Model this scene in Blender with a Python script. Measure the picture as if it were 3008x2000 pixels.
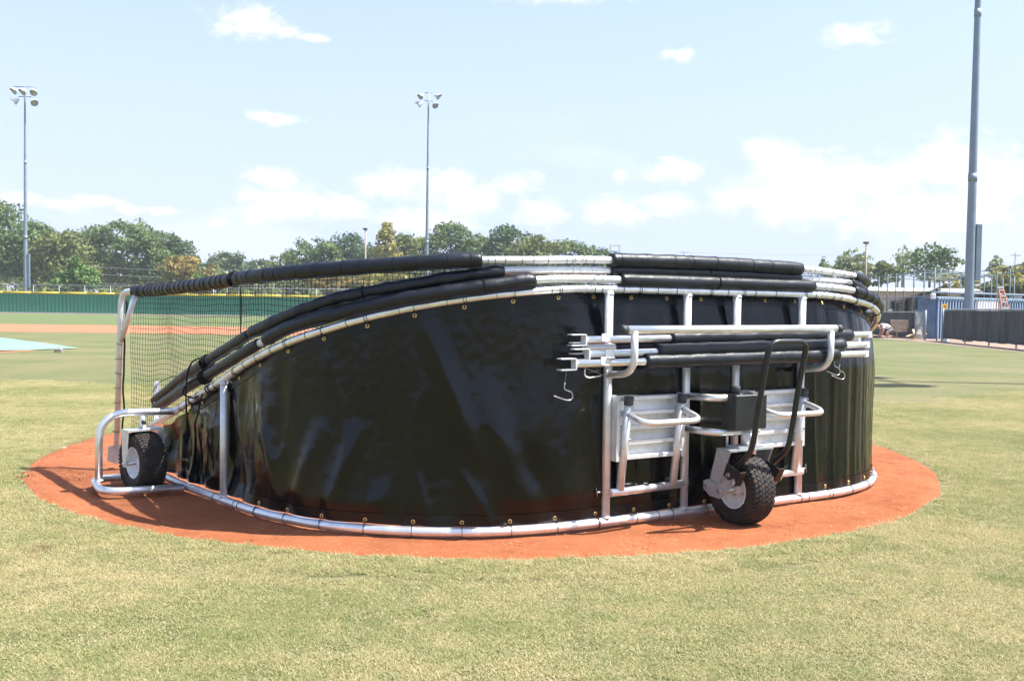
import bpy, math, random
import numpy as np
from mathutils import Vector, Matrix, noise

for o in list(bpy.data.objects):
    bpy.data.objects.remove(o, do_unlink=True)
scene = bpy.context.scene
col = scene.collection

# ------------------------------------------------------------------ camera
CAMZ = 1.34
PITCH = math.atan(95 / 2757)
ROLL = 0.0137
_f = Vector((0, math.cos(PITCH), -math.sin(PITCH)))
_r0 = Vector((1, 0, 0))
_u0 = Vector((0, math.sin(PITCH), math.cos(PITCH)))
_r = _r0 * math.cos(ROLL) + _u0 * math.sin(ROLL)
_u = _u0 * math.cos(ROLL) - _r0 * math.sin(ROLL)
cam = bpy.data.cameras.new('camera')
cam.sensor_width = 36
cam.lens = 36 * 2757 / 3008
cam.clip_start = 0.05
cam.clip_end = 3000
camo = bpy.data.objects.new('camera', cam)
col.objects.link(camo)
m = Matrix((( _r.x, _u.x, -_f.x, 0), (_r.y, _u.y, -_f.y, 0), (_r.z, _u.z, -_f.z, CAMZ), (0, 0, 0, 1)))
camo.matrix_world = m
scene.camera = camo

# ------------------------------------------------------------------ sky
SUN_TO = Vector((0.607, -0.06, 1.0)).normalized()          # towards the sun
SUN_EL = math.asin(SUN_TO.z)
SUN_AZ = math.atan2(SUN_TO.x, SUN_TO.y)
world = bpy.data.worlds.new('World')
scene.world = world
world.use_nodes = True
wn, wl = world.node_tree.nodes, world.node_tree.links
wn.clear()
w_out = wn.new('ShaderNodeOutputWorld')
w_bg = wn.new('ShaderNodeBackground')
w_bg.inputs['Strength'].default_value = 0.11
sky = wn.new('ShaderNodeTexSky')
sky.sky_type = 'NISHITA'
sky.sun_disc = False
sky.sun_elevation = SUN_EL
sky.sun_rotation = SUN_AZ
sky.altitude = 100
sky.air_density = 1.0
sky.dust_density = 1.6
sky.ozone_density = 1.2
tc = wn.new('ShaderNodeTexCoord')
nz = wn.new('ShaderNodeTexNoise')
nz.inputs['Scale'].default_value = 9.0
nz.inputs['Detail'].default_value = 8
nz.inputs['Roughness'].default_value = 0.6
wl.new(tc.outputs['Generated'], nz.inputs['Vector'])
# cumulus puffs: direction of each one, half width, half height, all in units of the view distance
PUFFS = [(-.2844, .3373, .036, .014), (-.243, .325, .016, .006), (-.215, .32, .018, .004), (.0493, .362, .055, .008),
         (.3577, .3217, .030, .013), (.163, .303, .010, .006), (.176, .300, .011, .009),
         (-.2553, .2358, .026, .006), (-.2535, .1723, .024, .010), (-.2445, .147, .042, .016), (-.1882, .1411, .03, .014),
         (-.132, .167, .040, .015), (-.0776, .163, .036, .019), (-.0486, .152, .034, .017), (.004, .168, .024, .012),
         (.169, .180, .032, .014), (.110, .175, .009, .007), (.267, .198, .025, .018), (.289, .180, .036, .022),
         (.361, .173, .090, .026), (.452, .187, .050, .026), (.506, .165, .048, .034), (.245, .151, .037, .014),
         (.163, .144, .03, .013), (.10, .138, .04, .013), (.03, .137, .03, .012), (.32, .146, .08, .02), (.44, .14, .10, .025),
         (-.5237, .149, .02, .007), (-.444, .149, .022, .005), (-.411, .14, .011, .005), (-.373, .138, .018, .004),
         (-.317, .126, .011, .0035), (-.48, .145, .02, .005), (-.10, .127, .05, .012), (-.30, .33, .02, .008)]
prev = None
for (cx, cz, a, b) in PUFFS:
    cz -= .0346 - .0137 * cx
    ma = wn.new('ShaderNodeVectorMath'); ma.operation = 'MULTIPLY_ADD'
    n = math.sqrt(1 + cx * cx + cz * cz)
    sx, sz = n / a, n / b
    ma.inputs[1].default_value = (sx, sx * .8, sz)
    ma.inputs[2].default_value = (-cx / n * sx, -1 / n * sx * .8, -cz / n * sz)
    wl.new(tc.outputs['Generated'], ma.inputs[0])
    ln = wn.new('ShaderNodeVectorMath'); ln.operation = 'LENGTH'
    wl.new(ma.outputs[0], ln.inputs[0])
    if prev is None:
        prev = ln.outputs['Value']
    else:
        mi = wn.new('ShaderNodeMath'); mi.operation = 'SMOOTH_MIN'
        mi.inputs[2].default_value = 0.35
        wl.new(prev, mi.inputs[0]); wl.new(ln.outputs['Value'], mi.inputs[1])
        prev = mi.outputs[0]
# a scatter of further puffs all round the sky, thicker towards the horizon
nz2 = wn.new('ShaderNodeTexNoise')
nz2.inputs['Scale'].default_value = 3.1
nz2.inputs['Detail'].default_value = 7
nz2.inputs['Roughness'].default_value = 0.58
mp = wn.new('ShaderNodeMapping')
mp.inputs['Scale'].default_value = (1, 1, 2.6)
wl.new(tc.outputs['Generated'], mp.inputs['Vector']); wl.new(mp.outputs[0], nz2.inputs['Vector'])
sep = wn.new('ShaderNodeSeparateXYZ'); wl.new(tc.outputs['Generated'], sep.inputs[0])
def wmath(op, a, b, c=None):
    x = wn.new('ShaderNodeMath'); x.operation = op
    for i, v in enumerate((a, b, c)):
        if v is None: continue
        if isinstance(v, (int, float)): x.inputs[i].default_value = v
        else: wl.new(v, x.inputs[i])
    return x.outputs[0]
def wramp(v, a, b, lo=0., hi=1.):
    x = wn.new('ShaderNodeMapRange'); x.interpolation_type = 'SMOOTHSTEP'
    x.inputs['From Min'].default_value = a; x.inputs['From Max'].default_value = b
    x.inputs['To Min'].default_value = lo; x.inputs['To Max'].default_value = hi
    wl.new(v, x.inputs['Value']); return x.outputs[0]
nz3 = wn.new('ShaderNodeTexNoise')
nz3.inputs['Scale'].default_value = 42.0
nz3.inputs['Detail'].default_value = 7
nz3.inputs['Roughness'].default_value = 0.62
nz3.inputs['Distortion'].default_value = 0.4
mp3 = wn.new('ShaderNodeMapping'); mp3.inputs['Scale'].default_value = (1, 1, 1.5)
wl.new(tc.outputs['Generated'], mp3.inputs['Vector']); wl.new(mp3.outputs[0], nz3.inputs['Vector'])
d1 = wmath('MULTIPLY_ADD', wmath('SUBTRACT', nz.outputs['Fac'], .5), 1.4, prev)
d1 = wmath('MULTIPLY_ADD', wmath('SUBTRACT', nz3.outputs['Fac'], .5), 3.2, d1)
puff = wramp(d1, 1.45, .15)
low = wramp(sep.outputs['Z'], .22, .03, 0., .10)
haze_puff = wramp(wmath('ADD', nz2.outputs['Fac'], low), .60, .74)
clear_front = haze_puff
back = wmath('MULTIPLY', clear_front, wramp(sep.outputs['Z'], .30, .16, .35, 1.))
mask = wmath('MINIMUM', wmath('ADD', puff, wmath('MULTIPLY', back, .32)), 1.)
veil = wramp(sep.outputs['Z'], .60, .0, 0.16, .92)           # pale air low over the horizon
mixv = wn.new('ShaderNodeMix'); mixv.data_type = 'RGBA'
wl.new(veil, mixv.inputs['Factor']); wl.new(sky.outputs['Color'], mixv.inputs['A'])
mixv.inputs['B'].default_value = (2.40, 2.74, 3.9, 1)
mixc = wn.new('ShaderNodeMix'); mixc.data_type = 'RGBA'
wl.new(wmath('MULTIPLY', mask, .9), mixc.inputs['Factor']); wl.new(mixv.outputs['Result'], mixc.inputs['A'])
mixc.inputs['B'].default_value = (3.7, 3.72, 3.9, 1)
wl.new(mixc.outputs['Result'], w_bg.inputs['Color'])
wl.new(w_bg.outputs[0], w_out.inputs['Surface'])

# ------------------------------------------------------------------ sun and exposure
sun = bpy.data.lights.new('sun', 'SUN')
sun.energy = 4.2
sun.angle = math.radians(0.53)
sun.color = (1.0, .965, .90)
suno = bpy.data.objects.new('sun', sun)
col.objects.link(suno)
suno.rotation_euler = SUN_TO.to_track_quat('Z', 'Y').to_euler()
suno.location = (30, -3, 50)
scene.view_settings.view_transform = 'Standard'
scene.view_settings.look = 'None'
scene.view_settings.gamma = 1
scene.view_settings.exposure = 1.48
scene.render.engine = 'CYCLES'
scene.cycles.max_bounces = 5
scene.cycles.diffuse_bounces = 3
scene.cycles.glossy_bounces = 3
scene.cycles.transmission_bounces = 2
world.cycles.sampling_method = 'MANUAL'
world.cycles.sample_map_resolution = 512

# ------------------------------------------------------------------ helpers
ORG = {}
def V(*a): return Vector(a)

def tag(o, label=None, cat=None, group=None, kind=None):
    if label: o['label'] = label
    if cat: o['category'] = cat
    if group: o['group'] = group
    if kind: o['kind'] = kind
    return o

def thing(name, label, cat, loc=(0, 0, 0), group=None):
    o = bpy.data.objects.new(name, None)
    o.empty_display_size = .2
    col.objects.link(o)
    o.location = loc
    ORG[o.name] = Vector(loc)
    return tag(o, label, cat, group)

def frame(d):
    d = d.normalized()
    a = Vector((0, 0, 1)) if abs(d.z) < .9 else Vector((1, 0, 0))
    x = d.cross(a).normalized()
    return x, x.cross(d).normalized()

class MB:
    def __init__(s): s.v, s.f, s.s = [], [], []
    def add(s, vs, fs, smooth=False):
        b = len(s.v)
        s.v += [tuple(p) for p in vs]
        s.f += [tuple(i + b for i in f) for f in fs]
        s.s += [smooth] * len(fs)
        return s
    def tube(s, pts, r, n=12, caps=True, closed=False, sq=1.0):
        P = [Vector(p) for p in pts]
        N = len(P)
        R = r if isinstance(r, (list, tuple)) else [r] * N
        vs, fs = [], []
        x = None
        for i in range(N):
            if closed: d = P[(i + 1) % N] - P[i - 1]
            else: d = P[min(i + 1, N - 1)] - P[max(i - 1, 0)]
            d = d.normalized()
            if x is None: x, y = frame(d)
            else:
                x = (x - d * x.dot(d)).normalized(); y = x.cross(d).normalized()
            for k in range(n):
                a = 2 * math.pi * k / n
                vs.append(P[i] + (x * math.cos(a) + y * math.sin(a) * sq) * R[i])
        for i in range(N - (0 if closed else 1)):
            for k in range(n):
                a, b = i * n + k, i * n + (k + 1) % n
                c, d_ = ((i + 1) % N) * n + (k + 1) % n, ((i + 1) % N) * n + k
                fs.append((a, b, c, d_))
        s.add(vs, fs, True)
        if caps and not closed:
            b = len(s.v) - len(vs)
            s.f.append(tuple(b + k for k in range(n))[::-1]); s.s.append(False)
            s.f.append(tuple(b + (N - 1) * n + k for k in range(n))); s.s.append(False)
        return s
    def box(s, c, dims, ax=None, bev=0.0):
        ax = ax or (V(1, 0, 0), V(0, 1, 0), V(0, 0, 1))
        c = Vector(c)
        hx, hy, hz = [d / 2 for d in dims]
        if bev <= 0:
            vs = [c + ax[0] * i * hx + ax[1] * j * hy + ax[2] * k * hz for k in (-1, 1) for j in (-1, 1) for i in (-1, 1)]
            return s.add(vs, [(0, 2, 3, 1), (4, 5, 7, 6), (0, 1, 5, 4), (2, 6, 7, 3), (0, 4, 6, 2), (1, 3, 7, 5)])
        b = min(bev, hx * .9, hy * .9, hz * .9)
        prof = [(-hx + b, -hy), (hx - b, -hy), (hx, -hy + b), (hx, hy - b), (hx - b, hy), (-hx + b, hy), (-hx, hy - b), (-hx, -hy + b)]
        vs = []
        for z, k in ((-hz, (hx - b) / hx), (-hz + b, 1), (hz - b, 1), (hz, (hx - b) / hx)):
            ky = (hy - b) / hy if k != 1 else 1
            vs += [c + ax[0] * p[0] * k + ax[1] * p[1] * ky + ax[2] * z for p in prof]
        fs = [tuple(range(7, -1, -1)), tuple(range(24, 32))]
        for l in range(3):
            for k in range(8):
                fs.append((l * 8 + k, l * 8 + (k + 1) % 8, (l + 1) * 8 + (k + 1) % 8, (l + 1) * 8 + k))
        return s.add(vs, fs)
    def bar(s, p, q, w, h, up=(0, 0, 1)):
        p, q, up = Vector(p), Vector(q), Vector(up)
        d = (q - p); L = d.length; d.normalize()
        x = d.cross(up)
        if x.length < 1e-4: x = d.cross(V(1, 0, 0))
        x.normalize(); y = x.cross(d).normalized()
        return s.box((p + q) / 2, (w, L, h), (x, d, y))
    def lathe(s, prof, org, axis, n=24, smooth=True, closed=False):
        axis = Vector(axis).normalized(); x, y = frame(axis); org = Vector(org)
        vs, fs = [], []
        for (r, h) in prof:
            for k in range(n):
                a = 2 * math.pi * k / n
                vs.append(org + axis * h + (x * math.cos(a) + y * math.sin(a)) * r)
        m_ = len(prof)
        for i in range(m_ if closed else m_ - 1):
            for k in range(n):
                j = (i + 1) % m_
                fs.append((i * n + k, i * n + (k + 1) % n, j * n + (k + 1) % n, j * n + k))
        return s.add(vs, fs, smooth)
    def prism(s, pts, thick):            # planar polygon, thickened along its own normal
        P = [Vector(p) for p in pts]
        nrm = (P[1] - P[0]).cross(P[2] - P[1]).normalized() * thick / 2
        n = len(P)
        vs = [p - nrm for p in P] + [p + nrm for p in P]
        fs = [tuple(range(n - 1, -1, -1)), tuple(range(n, 2 * n))] + [(i, (i + 1) % n, n + (i + 1) % n, n + i) for i in range(n)]
        return s.add(vs, fs)
    def ring(s, c, axis, R, r, n=14, k=6):
        axis = Vector(axis).normalized(); x, y = frame(axis)
        return s.tube([Vector(c) + (x * math.cos(2 * math.pi * i / n) + y * math.sin(2 * math.pi * i / n)) * R for i in range(n)], r, k, closed=True)
    def build(s, name, mat, parent=None, org=None):
        off = Vector(org) if org is not None else (ORG.get(parent.name, V(0, 0, 0)) if parent else V(0, 0, 0))
        me = bpy.data.meshes.new(name)
        me.from_pydata([(p[0] - off.x, p[1] - off.y, p[2] - off.z) for p in s.v], [], s.f)
        me.polygons.foreach_set('use_smooth', s.s)
        me.materials.append(mat)
        me.update()
        o = bpy.data.objects.new(name, me)
        col.objects.link(o)
        if parent:
            o.parent = parent
            ORG[o.name] = off
        elif org is not None:
            o.location = off; ORG[o.name] = off
        return o

def np_mesh(name, verts, faces, mat, parent=None, smooth=False, off=None):
    """verts (n,3) array, faces (m,k) array"""
    me = bpy.data.meshes.new(name)
    verts = np.asarray(verts, np.float32)
    if off is not None: verts = verts - np.asarray(off, np.float32)
    faces = np.asarray(faces, np.int32)
    me.vertices.add(len(verts)); me.vertices.foreach_set('co', verts.ravel())
    k = faces.shape[1]
    me.loops.add(faces.size); me.loops.foreach_set('vertex_index', faces.ravel())
    me.polygons.add(len(faces))
    me.polygons.foreach_set('loop_start', np.arange(0, faces.size, k, dtype=np.int32))
    if smooth: me.polygons.foreach_set('use_smooth', np.ones(len(faces), bool))
    if mat: me.materials.append(mat)
    me.update(); me.validate()
    o = bpy.data.objects.new(name, me)
    if parent:
        o.parent = parent
    return o

def spline(P, n=8):
    P = [Vector(p) for p in P]; out = []
    Q = [P[0] * 2 - P[1]] + P + [P[-1] * 2 - P[-2]]
    for i in range(1, len(Q) - 2):
        for k in range(n):
            t = k / n; a, b, c, e = Q[i - 1:i + 3]
            out.append(.5 * ((2 * b) + (c - a) * t + (2 * a - 5 * b + 4 * c - e) * t * t + (3 * b - a - 3 * c + e) * t ** 3))
    return out + [P[-1]]

def fillet(P, r, n=6):
    """polyline with rounded corners"""
    P = [Vector(p) for p in P]; out = [P[0]]
    for i in range(1, len(P) - 1):
        a, b, c = P[i - 1], P[i], P[i + 1]
        rr = r[i] if isinstance(r, dict) and i in r else (r if not isinstance(r, dict) else .05)
        u, w = (a - b), (c - b)
        rr = min(rr, u.length * .49, w.length * .49)
        p, q = b + u.normalized() * rr, b + w.normalized() * rr
        for k in range(n + 1):
            t = k / n
            out.append(p * (1 - t) ** 2 + b * 2 * t * (1 - t) + q * t * t)
    return out + [P[-1]]

# ------------------------------------------------------------------ materials
def mat(name, base, rough=.6, metal=0., spec=.5, nscale=None, namp=.15, bump=None, coat=0., col2=None, coord='Object', detail=5, n_lo=.35, n_hi=.65, rvar=0.):
    M_ = bpy.data.materials.new(name); M_.use_nodes = True
    nt = M_.node_tree; p = nt.nodes['Principled BSDF']
    p.inputs['Base Color'].default_value = (*base, 1)
    p.inputs['Roughness'].default_value = rough
    p.inputs['Metallic'].default_value = metal
    p.inputs['Specular IOR Level'].default_value = spec
    p.inputs['Coat Weight'].default_value = coat
    t = nt.nodes.new('ShaderNodeTexCoord')
    if nscale:
        nz_ = nt.nodes.new('ShaderNodeTexNoise'); nz_.inputs['Scale'].default_value = nscale; nz_.inputs['Detail'].default_value = detail
        nt.links.new(t.outputs[coord], nz_.inputs['Vector'])
        mr = nt.nodes.new('ShaderNodeMapRange'); mr.inputs['From Min'].default_value = n_lo; mr.inputs['From Max'].default_value = n_hi
        nt.links.new(nz_.outputs['Fac'], mr.inputs['Value'])
        mx = nt.nodes.new('ShaderNodeMix'); mx.data_type = 'RGBA'
        c2 = col2 or tuple(min(1, c * (1 + namp)) for c in base)
        c1 = base if col2 else tuple(c * (1 - namp) for c in base)
        mx.inputs['A'].default_value = (*c1, 1); mx.inputs['B'].default_value = (*c2, 1)
        nt.links.new(mr.outputs[0], mx.inputs['Factor'])
        nt.links.new(mx.outputs['Result'], p.inputs['Base Color'])
        if rvar:
            mr2 = nt.nodes.new('ShaderNodeMapRange'); mr2.inputs['To Min'].default_value = rough - rvar; mr2.inputs['To Max'].default_value = rough + rvar
            nt.links.new(nz_.outputs['Fac'], mr2.inputs['Value']); nt.links.new(mr2.outputs[0], p.inputs['Roughness'])
    if bump:
        bs, bd = bump
        nb = nt.nodes.new('ShaderNodeTexNoise'); nb.inputs['Scale'].default_value = bs; nb.inputs['Detail'].default_value = 4
        nt.links.new(t.outputs[coord], nb.inputs['Vector'])
        bm_ = nt.nodes.new('ShaderNodeBump'); bm_.inputs['Strength'].default_value = 1; bm_.inputs['Distance'].default_value = bd
        nt.links.new(nb.outputs['Fac'], bm_.inputs['Height']); nt.links.new(bm_.outputs[0], p.inputs['Normal'])
    return M_

ALU = mat('aluminium', (.80, .81, .83), .40, .85, nscale=14, namp=.08, rvar=.08, bump=(260, .0003))
ALU_SAT = mat('satin_aluminium', (.70, .71, .72), .50, .55, nscale=20, namp=.08, rvar=.06)
ZINC = mat('zinc_plate', (.62, .63, .64), .42, 1., nscale=30, namp=.12, rvar=.08)
SILVER = mat('silver_paint', (.40, .41, .42), .38, .35, nscale=25, namp=.08)
PAD = mat('padded_vinyl', (.0065, .0085, .0140), .42, 0., .42, nscale=9, namp=.3, bump=(45, .0016), rvar=.08)
VINYL = mat('skirt_vinyl', (.0025, .003, .0035), .15, 0., .34, nscale=5, namp=.35, bump=(70, .0007), rvar=.06)
VINYL_HEM = mat('hem_vinyl', (.005, .006, .007), .28, 0., .3, nscale=7, namp=.3, bump=(38, .0012))
RUBBER = mat('tyre_rubber', (.024, .022, .021), .72, 0., .35, nscale=26, col2=(.085, .047, .030), n_lo=.48, n_hi=.80)
RIM = mat('rim_paint', (.72, .73, .75), .42, 0., .5, nscale=18, namp=.08)
BLACK = mat('black_paint', (.012, .013, .014), .40, 0., .5, nscale=16, namp=.3)
CAPM = mat('black_plastic_cap', (.03, .032, .035), .55, 0., .5, nscale=20, namp=.3)
BRASS = mat('brass', (.78, .56, .22), .28, 1., nscale=40, namp=.15)
CORD = mat('black_cord', (.010, .010, .011), .85, 0., .2, nscale=40, namp=.3)
NETM = mat('net_twine', (.008, .008, .008), .9, 0., .1, nscale=40, namp=.3)
STEEL = mat('steel_wire', (.45, .44, .43), .35, 1., nscale=40, namp=.1)
GALV = mat('galvanised_pole', (.21, .26, .31), .55, .35, .4, nscale=2.0, namp=.08)
GALV_D = mat('galvanised_fence', (.28, .30, .32), .6, .3, .4, nscale=3, namp=.1)
LAMP_W = mat('lamp_housing', (.62, .62, .60), .4, .4, nscale=3, namp=.06)
LAMP_G = mat('lamp_glass', (.30, .29, .26), .15, 0., .5, nscale=3, namp=.1)
WOOD = mat('weathered_wood', (.20, .16, .12), .8, 0., .3, nscale=8, namp=.3)
# ================================================================== ground
rng = np.random.default_rng(7)
CX, CY, CR = -0.207, 8.91, 3.975          # clay circle round home plate

class NT:
    """small node-tree writer"""
    def __init__(s, name):
        s.m = bpy.data.materials.new(name); s.m.use_nodes = True
        s.t = s.m.node_tree; s.p = s.t.nodes['Principled BSDF']
    def n(s, typ, **kw):
        x = s.t.nodes.new(typ)
        for k, v in kw.items(): setattr(x, k, v)
        return x
    def link(s, a, b): s.t.links.new(a, b)
    def pos(s): return s.n('ShaderNodeNewGeometry').outputs['Position']
    def scale(s, v, sc):
        x = s.n('ShaderNodeVectorMath', operation='MULTIPLY'); s.link(v, x.inputs[0]); x.inputs[1].default_value = sc; return x.outputs[0]
    def noise(s, v, sc, det=4, rough=.55):
        x = s.n('ShaderNodeTexNoise'); x.inputs['Scale'].default_value = sc; x.inputs['Detail'].default_value = det; x.inputs['Roughness'].default_value = rough
        s.link(v, x.inputs['Vector']); return x.outputs['Fac']
    def math(s, op, a, b=None, c=None):
        x = s.n('ShaderNodeMath', operation=op)
        for i, v in enumerate((a, b, c)):
            if v is None: continue
            if isinstance(v, (int, float)): x.inputs[i].default_value = v
            else: s.link(v, x.inputs[i])
        return x.outputs[0]
    def ramp(s, v, a, b, lo=0., hi=1., mode='LINEAR'):
        x = s.n('ShaderNodeMapRange', interpolation_type=mode)
        x.inputs['From Min'].default_value = a; x.inputs['From Max'].default_value = b
        x.inputs['To Min'].default_value = lo; x.inputs['To Max'].default_value = hi
        s.link(v, x.inputs['Value']); return x.outputs[0]
    def mix(s, f, a, b, blend='MIX'):
        x = s.n('ShaderNodeMix', data_type='RGBA', blend_type=blend)
        if isinstance(f, (int, float)): x.inputs['Factor'].default_value = f
        else: s.link(f, x.inputs['Factor'])
        for k, v in (('A', a), ('B', b)):
            if isinstance(v, tuple): x.inputs[k].default_value = (*v, 1)
            else: s.link(v, x.inputs[k])
        return x.outputs['Result']
    def bump(s, h, dist):
        x = s.n('ShaderNodeBump'); x.inputs['Distance'].default_value = dist; x.inputs['Strength'].default_value = 1
        s.link(h, x.inputs['Height']); s.link(x.outputs[0], s.p.inputs['Normal'])

def straw_field(g, P):
    """how dry the turf is at a spot: patches a metre or so across, finer mottling inside them"""
    a = g.noise(P, .55, 3); b = g.noise(P, 5.0, 5, .65); c = g.noise(g.scale(P, (1, 1.8, 1)), .16, 2)
    k = g.math('ADD', g.math('MULTIPLY', g.math('SUBTRACT', a, .5), 1.5), g.math('MULTIPLY', g.math('SUBTRACT', b, .5), 1.35))
    return g.math('ADD', k, g.math('MULTIPLY', g.math('SUBTRACT', c, .5), 1.3))

g = NT('turf_ground'); P = g.pos()
k = straw_field(g, P)
sepn = g.n('ShaderNodeSeparateXYZ'); g.link(P, sepn.inputs[0])
far = g.ramp(sepn.outputs['Y'], 12, 46)
fine = g.noise(P, 60, 5, .75)
mid = g.noise(g.scale(P, (1, .6, 1)), 14, 4, .7)
kk = g.math('ADD', g.math('ADD', g.math('MULTIPLY', k, .8), g.ramp(far, 0, 1, .50, .22)), g.math('MULTIPLY', g.math('SUBTRACT', fine, .5), 1.1))
kk = g.math('ADD', kk, g.math('MULTIPLY', g.math('SUBTRACT', mid, .5), .9))
kk = g.ramp(kk, 0, 1)
stripe = g.math('SINE', g.math('MULTIPLY', sepn.outputs['Y'], 1.15))
base = g.mix(kk, (.098, .122, .047), (.210, .176, .100))
base = g.mix(g.math('MULTIPLY', far, g.ramp(stripe, -.4, .4, 0., .22)), base, (.115, .150, .062))
base = g.mix(g.ramp(sepn.outputs['Y'], 50, 60, 0., .55), base, (.098, .140, .054))
g.link(base, g.p.inputs['Base Color']); g.p.inputs['Roughness'].default_value = .95
g.p.inputs['Specular IOR Level'].default_value = .15
g.bump(fine, .012)
TURF = g.m

gb = MB()
gb.add([(-700, -60, 0), (700, -60, 0), (700, 1500, 0), (-700, 1500, 0)], [(0, 1, 2, 3)])
o = gb.build('ground', TURF); tag(o, kind='structure')

# ---- clay
g = NT('clay'); P = g.pos()
a = g.noise(g.scale(P, (1, 1.7, 1)), 1.3, 5, .65); b = g.noise(P, 9, 5, .65); c = g.noise(P, 70, 5, .7); e = g.noise(P, 260, 3, .6)
base = g.mix(g.ramp(a, .32, .68), (.212, .063, .0245), (.31, .107, .046))
base = g.mix(g.ramp(b, .42, .75, 0., .6), base, (.32, .118, .054))
base = g.mix(g.ramp(c, .54, .8, 0., .42), base, (.16, .05, .021))
base = g.mix(g.ramp(e, .56, .74, 0., .55), base, (.36, .165, .085))
g.link(base, g.p.inputs['Base Color']); g.p.inputs['Roughness'].default_value = .95; g.p.inputs['Specular IOR Level'].default_value = .15
h = g.math('ADD', g.math('MULTIPLY', b, .5), g.math('MULTIPLY', c, .35))
g.bump(h, .011)
CLAY = g.m

def clay_h(x, y):
    """height of the raked clay"""
    n1 = noise.noise(Vector((x * 1.6, y * 1.6, 3.1))) * .012 - .012 * max(0., noise.noise(Vector((x * 4.5, y * 5.5, 6.))) - .35)
    n2 = noise.noise(Vector((x * 7, y * 7, 1.7))) * .0045
    n3 = noise.noise(Vector((x * 24, y * 24, 8.2))) * .0022
    return .014 + n1 + n2 + n3

na, nr = 520, 150
rad = np.concatenate([[0.0], np.linspace(.4, 1.0, nr) ** .8])
vs, fs = [], []
for i, rr in enumerate(rad):
    for j in range(na):
        th = 2 * math.pi * j / na
        R_ = CR + .035 * noise.noise(Vector((math.cos(th) * 6, math.sin(th) * 6, .5))) + .020 * noise.noise(Vector((math.cos(th) * 38, math.sin(th) * 38, 2.5)))
        x, y = CX + math.cos(th) * rr * R_, CY + math.sin(th) * rr * R_
        z = clay_h(x, y) if rr < .97 else clay_h(x, y) * (1 - (rr - .97) / .03) - .006 * (rr - .97) / .03
        vs.append((x, y, max(z, .004) if rr < .99 else -.004))
for i in range(len(rad) - 1):
    for j in range(na):
        fs.append((i * na + j, i * na + (j + 1) % na, (i + 1) * na + (j + 1) % na, (i + 1) * na + j))
o = np_mesh('home_plate_clay', vs, np.array(fs)[:, ::-1], CLAY, smooth=True); col.objects.link(o); tag(o, kind='structure')

# ---- infield clay band, warning tracks, chalk line
g = NT('infield_clay'); P = g.pos()
a = g.noise(P, .4, 4); c = g.noise(P, 6, 5, .7)
g.link(g.mix(g.ramp(c, .35, .7), g.mix(g.ramp(a, .3, .7), (.31, .108, .044), (.34, .128, .055)), (.36, .145, .070)), g.p.inputs['Base Color'])
g.p.inputs['Roughness'].default_value = .95
INF = g.m
top = [(-72, 52.0), (-50, 53.4), (-38, 54.3), (-29.8, 55.0), (-22, 55.6), (-14, 55.5), (-6, 54.4), (0, 53.0), (4, 50.5), (6, 46), (6.4, 42)]
bot = [(4, 40.6), (0, 40.8), (-6, 40.9), (-12, 41.2), (-17.8, 41.3), (-22, 41.0), (-30, 40.6), (-50, 39), (-72, 37)]
mb = MB(); mb.add([(x, y, .006) for x, y in top + bot], [tuple(range(len(top + bot)))[::-1]])
o = mb.build('infield_clay', INF); tag(o, kind='structure')

TRACK = mat('warning_track_grit', (.25, .185, .145), .95, 0., .2, nscale=3, namp=.12, coord='Object')
mb = MB(); mb.add([(-110, 103.2, .006), (25, 104.6, .006), (25, 107.2, .006), (-110, 105.8, .006)], [(0, 1, 2, 3)])
o = mb.build('outfield_warning_track', TRACK); tag(o, kind='structure')
mb = MB(); pts = [(17.6, 28), (18.55, 36), (19.4, 46), (19.2, 52), (18.2, 60), (14, 70), (20, 72), (26, 66), (26, 28)]
mb.add([(x, y, .006) for x, y in pts], [tuple(range(len(pts)))])
o = mb.build('sideline_warning_track', TRACK); tag(o, kind='structure')
GRASSY = (21.4, 30)
CHALK = NT('chalk'); P = CHALK.pos()
CHALK.link(CHALK.mix(CHALK.ramp(CHALK.noise(P, 38, 5, .75), .40, .62), (.40, .38, .33), (.17, .155, .075)), CHALK.p.inputs['Base Color'])
CHALK.p.inputs['Roughness'].default_value = .95
mb = MB(); dl = V(-.94, .342, 0); nl = V(.342, .94, 0)
p0 = V(-3.95, 8.545, .005)
mb.add([p0 - nl * .05, p0 + dl * 30 - nl * .05, p0 + dl * 30 + nl * .05, p0 + nl * .05], [(3, 2, 1, 0)])
o = mb.build('foul_line', CHALK.m); tag(o, kind='structure')

# ---- turf blades (instanced tufts)
g = NT('grass_blade'); P = g.pos()
at = g.n('ShaderNodeAttribute', attribute_name='tone')
k = g.math('ADD', straw_field(g, P), g.math('MULTIPLY', g.math('SUBTRACT', at.outputs['Fac'], .5), 1.0))
f = g.ramp(g.math('ADD', k, .46), .1, .9)
base = g.mix(f, (.212, .248, .084), (.51, .425, .235))
base = g.mix(g.ramp(at.outputs['Fac'], .9, 1.0, 0., .6), base, (.68, .61, .44))
base = g.mix(g.ramp(g.noise(P, 1.7, 4, .6), .655, .74, 0., .65), base, (.26, .155, .085))
base = g.mix(g.ramp(g.noise(P, 2.6, 3, .5), .60, .72, 0., .35), base, (.14, .19, .06))
g.link(base, g.p.inputs['Base Color']); g.p.inputs['Roughness'].default_value = .7; g.p.inputs['Specular IOR Level'].default_value = .25
tr = g.n('ShaderNodeBsdfTranslucent'); g.link(base, tr.inputs['Color'])
ms = g.n('ShaderNodeMixShader'); ms.inputs[0].default_value = .3
outn = g.t.nodes['Material Output']
g.link(g.p.outputs[0], ms.inputs[1]); g.link(tr.outputs[0], ms.inputs[2]); g.link(ms.outputs[0], outn.inputs['Surface'])
BLADE = g.m

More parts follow.
